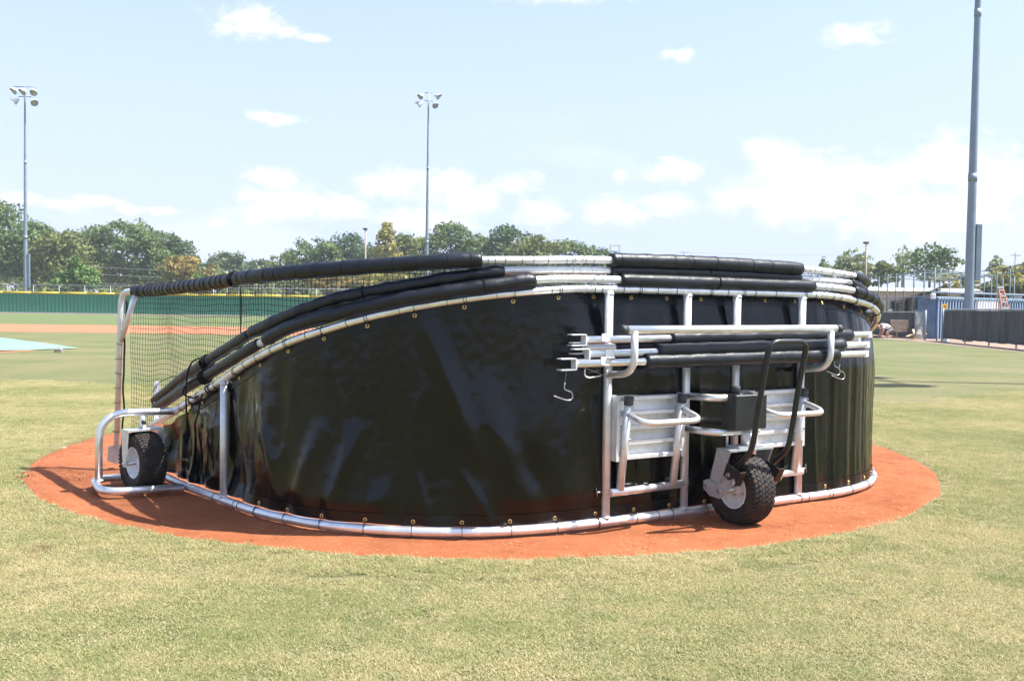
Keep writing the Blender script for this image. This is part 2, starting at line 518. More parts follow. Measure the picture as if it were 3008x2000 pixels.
def tuft(name, nb, radius, seed, wid=(.0018, .0036), ln=(.006, .016)):
    r = np.random.default_rng(seed)
    rr = radius * np.sqrt(r.random(nb)); th = r.random(nb) * 2 * np.pi
    px, py = rr * np.cos(th), rr * np.sin(th)
    az = r.random(nb) * 2 * np.pi
    tone = r.random(nb)
    lean = np.radians(r.uniform(40, 84, nb)) ; lean[tone > .8] = np.radians(r.uniform(60, 88, (tone > .8).sum()))
    L = r.uniform(*ln, nb); L[tone > .8] *= 1.5
    w = r.uniform(*wid, nb)
    dx, dy, dz = np.sin(lean) * np.cos(az), np.sin(lean) * np.sin(az), np.cos(lean)
    sx, sy = -np.sin(az), np.cos(az)
    z0 = r.uniform(0, .006, nb)
    v = np.empty((nb, 3, 3))
    v[:, 0] = np.stack([px - sx * w / 2, py - sy * w / 2, z0], 1)
    v[:, 1] = np.stack([px + sx * w / 2, py + sy * w / 2, z0], 1)
    v[:, 2] = np.stack([px + dx * L, py + dy * L, z0 + dz * L], 1)
    o = np_mesh(name, v.reshape(-1, 3), np.arange(nb * 3).reshape(-1, 3), BLADE)
    at_ = o.data.attributes.new('tone', 'FLOAT', 'POINT'); at_.data.foreach_set('value', np.repeat(tone, 3).astype(np.float32))
    return o

def scatter(name, pts, protos, kinds, rots, scls, label, cat):
    me = bpy.data.meshes.new(name); n = len(pts)
    me.vertices.add(n); me.vertices.foreach_set('co', np.asarray(pts, np.float32).ravel())
    a1 = me.attributes.new('rot', 'FLOAT_VECTOR', 'POINT'); a1.data.foreach_set('vector', np.asarray(rots, np.float32).ravel())
    a2 = me.attributes.new('scl', 'FLOAT', 'POINT'); a2.data.foreach_set('value', np.asarray(scls, np.float32))
    a3 = me.attributes.new('pick', 'INT', 'POINT'); a3.data.foreach_set('value', np.asarray(kinds, np.int32))
    ob = bpy.data.objects.new(name, me); col.objects.link(ob)
    ng = bpy.data.node_groups.new(name + '_nodes', 'GeometryNodeTree')
    ng.interface.new_socket('Geometry', in_out='INPUT', socket_type='NodeSocketGeometry')
    ng.interface.new_socket('Geometry', in_out='OUTPUT', socket_type='NodeSocketGeometry')
    gi, go = ng.nodes.new('NodeGroupInput'), ng.nodes.new('NodeGroupOutput')
    jn = ng.nodes.new('GeometryNodeJoinGeometry')
    def attr(nm, dt):
        x = ng.nodes.new('GeometryNodeInputNamedAttribute'); x.data_type = dt; x.inputs[0].default_value = nm
        return x.outputs['Attribute']
    for i, p_ in enumerate(protos):
        oi = ng.nodes.new('GeometryNodeObjectInfo'); oi.inputs[0].default_value = p_
        cp = ng.nodes.new('FunctionNodeCompare'); cp.data_type = 'INT'; cp.operation = 'EQUAL'
        ins = [s for s in cp.inputs if s.type == 'INT']
        ng.links.new(attr('pick', 'INT'), ins[0]); ins[1].default_value = i
        ip = ng.nodes.new('GeometryNodeInstanceOnPoints')
        ng.links.new(gi.outputs[0], ip.inputs['Points']); ng.links.new(cp.outputs[0], ip.inputs['Selection'])
        ng.links.new(oi.outputs['Geometry'], ip.inputs['Instance'])
        ng.links.new(attr('rot', 'FLOAT_VECTOR'), ip.inputs['Rotation']); ng.links.new(attr('scl', 'FLOAT'), ip.inputs['Scale'])
        ng.links.new(ip.outputs[0], jn.inputs[0])
    ng.links.new(jn.outputs[0], go.inputs[0])
    md = ob.modifiers.new('scatter', 'NODES'); md.node_group = ng
    tag(ob, label, cat, kind='stuff')
    return ob

protos = [tuft('turf_tuft_a', 12000, .30, 1), tuft('turf_tuft_b', 12000, .30, 2), tuft('turf_tuft_c', 11000, .30, 3),
          tuft('edge_tuft_a', 170, .045, 4), tuft('edge_tuft_b', 150, .045, 5, ln=(.012, .032))]
pts, kd, sc = [], [], []
sp = .33
for yy in np.arange(3.0, 17.0, sp):
    for xx in np.arange(-.57 * yy - .6, .57 * yy + .6, sp):
        x, y = xx + rng.uniform(-.1, .1), yy + rng.uniform(-.1, .1)
        if math.hypot(x - CX, y - CY) < CR + .30: continue
        if y > 15 + 2.2 * noise.noise(Vector((x * .5, y * .3, 0.))): continue
        pts.append((x, y, 0)); kd.append(rng.integers(0, 3)); sc.append(rng.uniform(.9, 1.1))
for th in np.arange(0, 2 * math.pi, .05 / CR):
    for rr in np.arange(CR + .005, CR + .36, .045):
        R_ = rr + rng.uniform(-.03, .03) + .03 * noise.noise(Vector((math.cos(th) * 30, math.sin(th) * 30, 9.)))
        t2 = th + rng.uniform(-.006, .006)
        x, y = CX + math.cos(t2) * R_, CY + math.sin(t2) * R_
        if y > CY + 1.5 and abs(x) < 2.2: continue
        pts.append((x, y, 0)); kd.append(rng.integers(3, 5)); sc.append(rng.uniform(.8, 1.25))
rt = np.zeros((len(pts), 3)); rt[:, 2] = rng.uniform(0, 6.28, len(pts))
scatter('grass', pts, protos, kd, rt, sc, 'short half-dry bermuda turf around the clay circle', 'grass')

# ---- loose clay crumbs and dry clippings on the circle
def crumb(name, seed, mt):
    r = np.random.default_rng(seed); mb = MB()
    for i in range(26):
        c = V(r.uniform(-.11, .11), r.uniform(-.11, .11), .001); s_ = r.uniform(.0012, .0045)
        d = [V(*(r.normal(size=3))).normalized() for _ in range(6)]
        ax = [V(1, 0, 0), V(-1, 0, 0), V(0, 1, 0), V(0, -1, 0), V(0, 0, 1), V(0, 0, -1)]
        vs_ = [c + (a + b * .45) * s_ for a, b in zip(ax, d)]
        mb.add(vs_, [(0, 2, 4), (2, 1, 4), (1, 3, 4), (3, 0, 4), (2, 0, 5), (1, 2, 5), (3, 1, 5), (0, 3, 5)])
    o_ = mb.build(name, mt); col.objects.unlink(o_); return o_
def clipping(name, seed):
    r = np.random.default_rng(seed); mb = MB()
    for i in range(5):
        c = V(r.uniform(-.14, .14), r.uniform(-.14, .14), .004); a = r.uniform(0, 6.28); L = r.uniform(.012, .035); w = r.uniform(.0012, .0028)
        d = V(math.cos(a), math.sin(a), r.uniform(-.1, .2)) * L / 2; n_ = V(-math.sin(a), math.cos(a), 0) * w / 2
        mb.add([c - d - n_, c + d - n_ * .4, c + d + n_ * .4, c - d + n_], [(0, 1, 2, 3)])
    o_ = mb.build(name, CLIP); col.objects.unlink(o_); return o_
CLIP = mat('dry_clipping', (.40, .32, .19), .8, nscale=30, namp=.2)
cp_ = [crumb('clay_crumb_a', 11, CLAY), crumb('clay_crumb_b', 12, CLAY), clipping('clipping_a', 13), clipping('clipping_b', 14)]
pts, kd, sc = [], [], []
while len(pts) < 2200:
    th, rr = rng.uniform(0, 6.283), CR * math.sqrt(rng.random()) * .985
    x, y = CX + math.cos(th) * rr, CY + math.sin(th) * rr
    if y > CY + .8: continue
    kk_ = rng.choice([0, 1, 2, 3], p=[.22, .20, .29, .29])
    pts.append((x, y, clay_h(x, y) + .001)); kd.append(kk_); sc.append(rng.uniform(.25, .75) if kk_ < 2 else rng.uniform(.7, 1.2))
rt = np.zeros((len(pts), 3)); rt[:, 2] = rng.uniform(0, 6.28, len(pts))
scatter('clay_crumbs', pts, cp_, kd, rt, sc, 'loose clay crumbs and dry clippings on the orange circle', 'clay crumbs')
# a few bigger torn clods at the rim of the circle
pts = []
for (x, y) in [(-3.45, 7.05), (-3.4, 7.03), (-3.5, 7.1), (-3.62, 8.5), (-3.5, 8.62), (-3.4, 8.72), (-3.3, 8.8)]:
    for _ in range(3): pts.append((x + rng.normal(0, .05), y + rng.normal(0, .03), .012))
rt = rng.uniform(0, 6.28, (len(pts), 3))
scatter('clay_clods', pts, cp_[:2], rng.integers(0, 2, len(pts)), rt * [0, 0, 1], rng.uniform(1.0, 2.2, len(pts)), 'torn clay clods along the rim of the circle', 'clay clods')
# ================================================================== the folded batting cage
MX, MY = 1.286, 6.051                       # middle of its back rail
_a = math.radians(29.95)
E1 = V(math.cos(_a), math.sin(_a), 0)       # along the back, to the right
AV = V(-math.sin(_a), math.cos(_a), 0)      # from the back towards the open front
OUT = -AV
UP = V(0, 0, 1)
def B(s, o, z): return V(MX, MY, 0) + E1 * s + OUT * o + UP * z
HALF = [(0, 0), (.8, 0), (1.15, .012), (1.4, .05), (1.66, .13), (1.92, .272), (2.15, .461), (2.354, .687), (2.51, .964), (2.62, 1.263),
        (2.705, 1.645), (2.80, 2.1), (2.85, 2.349), (2.905, 2.738), (2.965, 3.05), (3.04, 3.25), (3.10, 3.40)]
hp = np.array([(p.x, p.y) for p in spline([(a, b, 0) for a, b in HALF], 12)])
PL = np.vstack([np.column_stack([-hp[::-1, 0], hp[::-1, 1]]), hp[1:]])
PT = np.concatenate([[0], np.cumsum(np.linalg.norm(np.diff(PL, axis=0), axis=1))]); PT -= PT[-1] / 2
TG = np.gradient(PL, axis=0); TG /= np.linalg.norm(TG, axis=1)[:, None]
TMAX = PT[-1]
def plan(t, z, off=0.0):
    if callable(off): off = off(t)
    s, a = np.interp(t, PT, PL[:, 0]), np.interp(t, PT, PL[:, 1])
    tx, ty = np.interp(t, PT, TG[:, 0]), np.interp(t, PT, TG[:, 1])
    return B(s + ty * off, -(a - tx * off), z)
def plan_n(t):
    tx, ty = np.interp(t, PT, TG[:, 0]), np.interp(t, PT, TG[:, 1])
    return (E1 * ty - AV * tx).normalized()
def ztab(rows):
    P_ = spline([(a, b, 0) for a, b in rows], 6)
    X, Y = [p.x for p in P_], [p.y for p in P_]
    return lambda t: float(np.interp(abs(t), X, Y))
z_rail = ztab([(0, 1.462), (.8, 1.462), (1.09, 1.457), (1.386, 1.433), (1.68, 1.397), (1.99, 1.344), (2.3, 1.274), (2.6, 1.19), (2.875, 1.109), (3.4, .928), (3.6, .853), (3.9, .745), (4.39, .577), (4.68, .489), (4.95, .405)])
z_h3 = ztab([(0, 1.520), (.8, 1.519), (1.03, 1.517), (1.32, 1.503), (1.64, 1.458), (2.03, 1.394), (2.345, 1.328), (2.57, 1.275), (2.84, 1.205), (3.12, 1.101), (3.48, .978), (3.9, .843), (4.4, .684), (4.85, .55)])
z_h2 = ztab([(0, 1.578), (.87, 1.573), (1.3, 1.562), (1.5, 1.552), (1.74, 1.517), (2.03, 1.468), (2.32, 1.418), (2.57, 1.365), (2.84, 1.291), (3.08, 1.220), (3.3, 1.157), (3.76, 1.009), (3.96, .94), (4.4, .799), (5.0, .585)])
z_h1 = ztab([(0, 1.646), (.85, 1.635), (1.3, 1.619), (1.64, 1.609), (1.84, 1.601), (2.14, 1.579), (2.46, 1.557), (2.84, 1.535), (3.4, 1.506), (4.05, 1.470), (4.8, 1.443), (5.2, 1.431), (5.4, 1.425)])

cage = thing('batting_cage', 'folded black batting cage with silver tube frame standing on the orange clay circle', 'batting cage', B(0, 0, 0))

def run(zf, t0, t1, off=0., step=.05):
    n = max(2, int(abs(t1 - t0) / step))
    return [plan(t0 + (t1 - t0) * i / n, zf(t0 + (t1 - t0) * i / n), off) for i in range(n + 1)]

# ---- rails and posts
bz = lambda t: .055
bt = MB().tube(run(bz, -5.02, 5.02), .0285, 16).build('bottom_rail', ALU, cage)
tr_ = MB().tube(run(z_rail, -4.95, 4.95), .0235, 16).build('top_rail', ALU, cage)
for t in (-3.605, -.815, -.205, .215, .815, 3.605):
    p, q = plan(t, .06), plan(t, z_rail(t) - .012)
    po = MB().tube([p, q], .026 if abs(t) < 3 else .0255, 16).build('post', ALU_SAT, cage)
    for zz in (.085, z_rail(t) - .030): MB().ring(plan(t, zz), UP, .0265, .005, 16, 6).build('weld', ALU_SAT, po)

# ---- skirt
def ridge(t, z, t0, z0, t1, z1, wd, amp):
    dt, dz = t1 - t0, z1 - z0; L2 = dt * dt + dz * dz
    k = max(0., min(1., ((t - t0) * dt + (z - z0) * dz) / L2))
    d2 = (t - t0 - k * dt) ** 2 + (z - z0 - k * dz) ** 2
    return 1.05 * amp * math.exp(-d2 / (wd * wd)) * (math.sin(math.pi * (.12 + .76 * k)))
RIDGES = [(-1.967, 1.29, -1.62, .45, .055, .026), (-1.60, .85, -1.36, .13, .08, .026), (-2.62, .60, -2.80, .13, .06, .024), (-2.36, .62, -2.54, .13, .05, .022),
          (-1.98, .36, -1.93, .10, .03, .012), (-1.72, .38, -1.55, .09, .035, .014), (-1.40, .55, -1.16, .12, .07, -.018), (-1.02, 1.05, -1.10, .2, .09, .020),
          (-.62, 1.40, -.76, 1.02, .045, .014), (-.45, .5, -.5, .15, .07, .012), (-3.05, .55, -2.98, .2, .05, .02), (-2.18, .30, -2.30, .11, .05, .014)]
GT = [-.024 + .2845 * k for k in range(-16, 17)]
def skirt_d(t, z, zt):
    w = (zt - z) / max(.2, zt - .08)
    d = .016 * noise.noise(Vector((t * 2.0, z * .9, 0.))) * w
    d += .009 * w * noise.noise(Vector((t * 5.5 + .4 * z, z * .5, 11.))) + .003 * noise.noise(Vector((t * 7, z * 2.2, 4.)))
    d += .0016 * noise.noise(Vector((t * 22, z * 18, 9.)))
    cr_ = 1 - abs(noise.noise(Vector((t * 3.6 + z * .35, z * .55 + t * .2, 21.)))) * 2.2
    if cr_ > 0: d += .010 * cr_ ** 5 * min(1., w * 2)
    bu = math.exp(-((t + 1.28) / .30) ** 2)
    if bu > .02: d += .038 * bu * (max(0., min(1., (1.05 - z) / .75)) ** 1.4) * min(1., (z - .08) / .16)
    bu = math.exp(-((t + 2.45) / .35) ** 2)
    if bu > .02: d += .030 * bu * (max(0., min(1., (.7 - z) / .5)) ** 1.4) * min(1., (z - .08) / .14)
    lf = max(0., min(1., (-t - 2.75) / .5))
    if lf > 0:
        q = noise.noise(Vector((t * 3.0 + z * .8, z * 1.1, 2.)))
        d += lf * (.075 * q + .026 * noise.noise(Vector((t * 7 - z * 1.5, z * 2.6, 6.))) + .005 * noise.noise(Vector((t * 15, z * 9, 3.)))) * min(1., w * 3, (z - .06) / .12)
    rf = max(0., min(1., (t - .86) / .3))
    if rf > 0:
        d += rf * .0075 * noise.noise(Vector((t * 15, z * .5, 1.))) + rf * .0035 * noise.noise(Vector((t * 37 + z, z * .3, 5.)))
    tl = max(0., min(1., (t + 1.15) / .3))
    d -= tl * .07 * max(0., (z - .93) / .5) ** 1.35
    b = math.exp(-max(0., z - .10) / .13)
    ph = (t - GT[0]) / .2845
    d += .026 * b * (abs(math.sin(math.pi * ph)) - .4) * (1 if t < .3 else .5)
    tp = math.exp(-max(0., zt - z) / .09)
    d += .006 * tp * (abs(math.sin(math.pi * ph)) - .5)
    if -3.2 < t < -.3:
        for r_ in RIDGES: 
            if abs(t - (r_[0] + r_[2]) / 2) < .45: d += ridge(t, z, *r_)
    return max(-.07, min(.07, d))
nt_, nz_ = 900, 84
tt = np.linspace(-4.78, 4.78, nt_)
vs = []
for t in tt:
    zt = z_rail(t) - .008 - .03 * max(0, min(1, (-t - 3.2) * 2)) * (1 + noise.noise(Vector((t * 4, 0, 0))))
    zb = .088
    off0 = -.018 - .015 * max(0, min(1, (-t - 2.9) / .6))
    for j in range(nz_ + 1):
        z = zt + (zb - zt) * j / nz_
        vs.append(plan(t, z, off0 + skirt_d(t, z, zt)))
fs = [(i * (nz_ + 1) + j, (i + 1) * (nz_ + 1) + j, (i + 1) * (nz_ + 1) + j + 1, i * (nz_ + 1) + j + 1) for i in range(nt_ - 1) for j in range(nz_)]
off = tuple(B(0, 0, 0))
skirt = np_mesh('skirt', [tuple(v) for v in vs], fs, VINYL, cage, True, off); col.objects.link(skirt); ORG[skirt.name] = Vector(off)
skirt['label'] = 'glossy black vinyl skirt, creased and reflecting the field'
# turned hems, sewn on top and bottom of the skirt
for nm, lo, hi in (('top_hem', -.012, -.085), ('bottom_hem', .088, .150)):
    hv, nh = [], 420
    for t in np.linspace(-4.2 if nm[0] == 't' else -3.4, 4.2, nh):
        zt = z_rail(t) - .034
        for q in (0, .5, 1):
            z = (z_rail(t) + lo + (hi - lo) * q) if nm[0] == 't' else lo + (hi - lo) * q
            hv.append(plan(t, z, -.018 - .015 * max(0, min(1, (-t - 2.9) / .6)) + skirt_d(t, z, zt) + .004))
    hf = [(i * 3 + j, (i + 1) * 3 + j, (i + 1) * 3 + j + 1, i * 3 + j + 1) for i in range(nh - 1) for j in (0, 1)]
    h_ = np_mesh(nm, [tuple(v) for v in hv], hf, VINYL_HEM, skirt, True, off); col.objects.link(h_)
gm = None
for row in (0, 1):
    for t in GT:
        if row and t < -3.2: continue
        if abs(t) > 4.3: continue
        zt = z_rail(t) - .034
        z = z_rail(t) - .048 if row == 0 else .108
        c = plan(t, z, -.018 - .015 * max(0, min(1, (-t - 2.9) / .6)) + skirt_d(t, z, zt) + .008)
        m_ = MB().ring(c, plan_n(t), .0095, .0036, 14, 6).build('grommet', BRASS, skirt)
        # the cord that ties this eyelet to the rail
        cz = z_rail(t) if row == 0 else .055
        rr = .026 if row == 0 else .031
        par = tr_ if row == 0 else bt
        dd = plan(t + .02, (z_rail(t + .02) if row == 0 else .055)) - plan(t - .02, (z_rail(t - .02) if row == 0 else .055))
        k = MB()
        for e in ((-.008, .008) if row == 0 and (int(t * 100) % 3) else (0.,)):
            k.ring(plan(t + e, cz + (z_rail(t + e) - z_rail(t) if row == 0 else 0)), dd, rr, .0015, 16, 5)
        k.tube([c, plan(t, cz + (-.018 if row == 0 else .018), rr - .004)], .0022, 5)
        k.build('cord_tie', CORD, par)
# further single lashings round both rails
for par, zf, rr, lst in ((tr_, z_rail, .0255, [-1.83, -1.55, -1.22, -.93, -.72, -.46, .12, .36, .93, 1.2, -2.1, -2.42, -2.7, -3.0, -3.3]), (bt, bz, .0305, [-3.72, -3.42, -3.36, -3.15, -.87, -.42, .56, .9, 1.15, 1.4])):
    for t in lst:
        MB().ring(plan(t, zf(t)), plan(t + .02, zf(t + .02)) - plan(t - .02, zf(t - .02)), rr, .0015, 16, 5).build('cord_tie', CORD, par)

# ---- folding hoops with their pads
def hoop(name, zf, off, tmax, pads, rt_, label=None, extra=None):
    h_ = MB().tube(run(zf, -tmax, tmax, off), .0225, 16)
    if extra: extra(h_)
    h_ = h_.build(name, ALU_SAT, cage)
    if label: h_['label'] = label
    for (t0, t1, r, wrinkle, flap) in pads:
        n = max(4, int((t1 - t0) / .02))
        pts, rr = [], []
        for i in range(n + 1):
            t = t0 + (t1 - t0) * i / n
            e = min(1., min(i, n - i) / 2.)
            pts.append(plan(t, zf(t), off))
            rr.append(r * (.90 + .10 * e) * (1 + wrinkle * noise.noise(Vector((t * 9, zf(0) * 7, 1.))) + wrinkle * .6 * noise.noise(Vector((t * 30, 2., zf(0) * 5)))))
        pd = MB().tube(pts, rr, 20)
        # dents and wrinkles in the padding
        nv = []
        for i, p in enumerate(pd.v):
            c = pts[min(i // 20, n)]
            p = Vector(p)
            k_ = 1 + wrinkle * .9 * noise.noise(p * 16) + wrinkle * .5 * noise.noise(p * 42)
            nv.append(tuple(c + (p - c) * k_))
        pd.v = nv
        pd = pd.build('pad', PAD, h_)
        if flap:
            fv = []
            for i in range(n + 1):
                t = t0 + (t1 - t0) * i / n
                for q in range(3):
                    fv.append(plan(t, zf(t) - r * .6 - flap * q * .5 * (1 + .35 * noise.noise(Vector((t * 6, 1., q)))), (off(t) if callable(off) else off) + r * .55 + .006 * q * noise.noise(Vector((t * 11, 5., 0)))))
            ff = [(i * 3 + j, (i + 1) * 3 + j, (i + 1) * 3 + j + 1, i * 3 + j + 1) for i in range(n) for j in (0, 1)]
            f_ = np_mesh('pad_flap', [tuple(v) for v in fv], ff, PAD, h_, True, off=tuple(B(0, 0, 0))); col.objects.link(f_)
    return h_

def lash(par, zf, off, lst, r, cr=.0015, name='cord_wrap', m_=None):
    k = MB()
    for t in lst:
        if name != 'cord_wrap': k = MB()
        tw = random.uniform(-.25, .25)
        d = (plan(t + .02, zf(t + .02), off) - plan(t - .02, zf(t - .02), off)).normalized() + UP * tw * .35
        k.ring(plan(t, zf(t), off), d, r, cr, 18, 5)
        if name != 'cord_wrap': k.build(name, m_ or CORD, par)
    if name == 'cord_wrap':
        k = k.build(name, CORD, par)
        if len(lst) > 1: k['kind'] = 'stuff'
    return k
random.seed(5)
tf = TMAX - .03
def arch_leg(mb):
    for sg in (-1, 1):
        a0 = plan(sg * (tf - .25), z_h1(tf - .25)); a1 = plan(sg * tf, z_h1(tf))
        foot = plan(sg * (tf + .02), .20) + E1 * sg * .045
        mb.tube(fillet([a0, a1 + E1 * sg * .02, foot], .10, 7), .0225, 16)
        mb.tube([plan(sg * (tf - .17), z_h1(tf) - .01), plan(sg * tf, 1.04) + E1 * sg * .02], .021, 14)
sst = lambda t: max(0., min(1., (t - .9) / .8))
OF1 = lambda t: -.012 - .075 * sst(t)
OF2 = lambda t: -.035 - .045 * sst(t)
h1 = hoop('front_hoop', z_h1, OF1, tf - .2, [(-tf + .13, -3.50, .043, .03, 0), (-3.47, -1.635, .044, .10, .022), (-.80, .80, .045, .05, 0), (1.53, 4.9, .034, .05, 0)], .0225,
          'topmost hoop of the cage, its near leg standing upright at the left', arch_leg)
h2 = hoop('middle_hoop', z_h2, OF2, 4.98, [(-4.98, -3.31, .036, .05, .035), (-3.29, -1.50, .039, .16, .03), (-.795, .81, .041, .10, 0), (1.46, 4.9, .036, .06, 0)], .0225, 'middle folded hoop with wrinkled black pads')
h3 = hoop('lower_hoop', z_h3, .008, 4.85, [(-4.83, -3.12, .036, .04, 0), (-3.05, -1.325, .040, .13, .026), (-.745, .905, .0405, .04, 0), (1.36, 4.8, .038, .05, 0)], .0225, 'lowest folded hoop with long black pads')
ts = list(np.arange(-tf + .16, -3.52, .085) + np.random.default_rng(3).uniform(-.018, .018, len(np.arange(-tf + .16, -3.52, .085))))
lash(h1, z_h1, OF1, ts, .0445, .0032)
lash(h1, z_h1, OF1, list(np.arange(-3.4, -1.68, .155) + np.random.default_rng(4).uniform(-.03, .03, len(np.arange(-3.4, -1.68, .155)))), .0455, .0017)
lash(h1, z_h1, OF1, [-1.60, -1.56, -1.50, -1.40, -1.33, -1.24, -1.12, -1.08, -.99, -.93, 1.0, 1.14, 1.3, 1.42, .88], .0235, .0014)
lash(h1, z_h1, OF1, [-.74, -.55, -.33, -.18, .02, .2, .33, .5, .68], .0462, .0014)
lash(h2, z_h2, -.035, [-2.33, -.02], .0425, .0040); lash(h3, z_h3, .008, [-1.62, 0.03], .0425, .0042); lash(h3, z_h3, .008, [1.5, 1.62, 1.75], .0420, .0020)
for hh, zf, off in ((h1, z_h1, OF1), (h2, z_h2, OF2), (h3, z_h3, .008)):
    lash(hh, zf, off, [-1.06, -1.01, .93, 1.0] if zf is not z_h3 else [-.94, -.88, 1.02, 1.08], .0245, .0036, 'collar', ALU)
    lash(hh, zf, off, [-.93] if zf is not z_h3 else [-.82], .0235, .0012, 'seam', ZINC)
lash(tr_, z_rail, 0, [-.99, -.945, .99, 1.04], .0250, .0036, 'collar', ALU)
lash(h1, z_h1, OF1, [-3.485], .046, .010)
kk = MB()
for sg in (-1,):
    for zz in np.arange(.30, 1.0, .115):
        kk.ring(plan(-tf, zz + .02) - E1 * (.02 + .045 * (1.4 - zz) / 1.2), UP + E1 * random.uniform(-.2, .2), .0245, .0022, 14, 5)
kk = kk.build('cord_wrap', CORD, h1); kk['kind'] = 'stuff'
# hinge plates at the foot of the upright leg
ft = plan(-tf - .02, .16) - E1 * .05
hb = MB().prism([ft + E1 * -.055 + UP * .045, ft + E1 * .03 + UP * .06, ft + E1 * .045 + UP * -.06, ft + E1 * .01 + UP * -.105, ft + E1 * -.065 + UP * -.07], .012)
hb.tube([ft + OUT * .03 + E1 * .06 + UP * .03, ft - OUT * .05 + E1 * .06 + UP * .03], .024, 12)
hb.tube(fillet([ft + E1 * .04 - UP * .05, ft + E1 * .12 - UP * .07, plan(-4.98, .055)], .05), .024, 12)
hb.build('hinge_bracket', ZINC, cage)
bk = MB(); c0 = plan(-4.92, .60, -.03)
bk.box(c0 + UP * -.02, (.045, .012, .33), (E1, AV, UP)); bk.tube([c0 + OUT * .02 + UP * .12, c0 - OUT * .02 + UP * .12], .012, 10); bk.tube([c0 + OUT * .03 - UP * .14, c0 - OUT * .02 - UP * .14], .012, 10)
bk.build('pivot_plate', ALU_SAT, cage)

# ---- net hanging from the front hoop
nb = MB(); off_n = -.045
def net_bot(t): return max(.30, z_rail(t) - .05) if t > -4.9 else .30
def nsag(t, z):
    k = min(1., max(0., (z_h1(t) - z) / .35)) * min(1., (t + tf) / .25)
    return (.013 * math.sin(t * 4.1 + z * 2.) + .009 * math.sin(t * 9.3 - z * 5)) * k + .006 * noise.noise(Vector((t * 7, z * 9, 0)))
def nx(t, z): return plan(t + .012 * noise.noise(Vector((t * 5, z * 4, 7.))), z + nsag(t, z), off_n + .025 * noise.noise(Vector((t * 2.5, z * 2.5, 3.))))
for t in np.arange(-tf + .03, 1.7, .035):
    z0, z1 = net_bot(t), z_h1(t) - .02
    n = max(2, int((z1 - z0) / .06))
    nb.tube([nx(t, z0 + (z1 - z0) * i / n) for i in range(n + 1)], .0017, 3, caps=False)
for z in np.arange(.32, 1.62, .039):
    cur = []
    for t in np.arange(-tf + .03, 1.7, .06):
        if net_bot(t) <= z <= z_h1(t) - .02: cur.append(nx(t, z))
        else:
            if len(cur) > 2: nb.tube(cur, .0017, 3, caps=False)
            cur = []
    if len(cur) > 2: nb.tube(cur, .0017, 3, caps=False)
no = nb.build('net', NETM, cage); no['kind'] = 'stuff'
ro = MB()
ro.tube([plan(-tf, z) + E1 * (.012 + .018 * noise.noise(Vector((0, z * 5, 1.))) - .025 * (1.4 - z)) + OUT * .02 for z in np.arange(.22, 1.38, .03)], .0075, 7)
ro.build('border_rope', CORD, no); ro = MB()
ro.tube([plan(-3.46 + .012 * noise.noise(Vector((0, z * 7, 4.))), z, off_n) for z in np.arange(1.12, 1.48, .02)], .0045, 7)
ro.build('border_rope', CORD, no)

# ---- ropes that hold the folded hoops together
class RP:
    def tube(s, *a): MB().tube(*a).build('tie_rope', CORD, cage)
    def ring(s, *a): MB().ring(*a).build('tie_rope', CORD, cage)
rp = RP()
for t, zf, off, r in ((-3.97, z_h2, -.035, .040), (-3.93, z_h2, -.035, .040), (-3.90, z_h3, .008, .040), (-3.86, z_h3, .008, .040)):
    rp.ring(plan(t, zf(t), off), plan(t + .02, zf(t + .02)) - plan(t - .02, zf(t - .02)), r + .004, .008, 18, 7)
rp.tube(spline([plan(-3.95, z_h2(3.95) + .03, .02), plan(-4.02, z_h2(4.0) + .0, .05), plan(-4.08, .80, .055), plan(-4.08, .62, .055), plan(-4.10, .45, .03)]), .0058, 7)
rp.tube(spline([plan(-3.86, z_h3(3.86), .05), plan(-4.05, z_h3(4.0) - .02, .06), plan(-4.12, .72, .06), plan(-3.98, .70, .055), plan(-3.88, .72, .055)]), .0055, 7)
rp.tube(spline([plan(-3.84, .74, .045), plan(-3.88, .64, .05), plan(-3.93, .55, .05), plan(-3.96, .50, .045)]), .0055, 7)
for t in (-4.12, -3.80, -3.84): rp.ring(plan(t, z_rail(t)), plan(t + .02, z_rail(t + .02)) - plan(t - .02, z_rail(t - .02)), .028, .004, 16, 6)
rp.tube(spline([plan(-4.98, .66, -.02), plan(-4.85, .74, -.02), plan(-4.6, .80, -.03), plan(-4.4, .82, -.03)]), .003, 6)

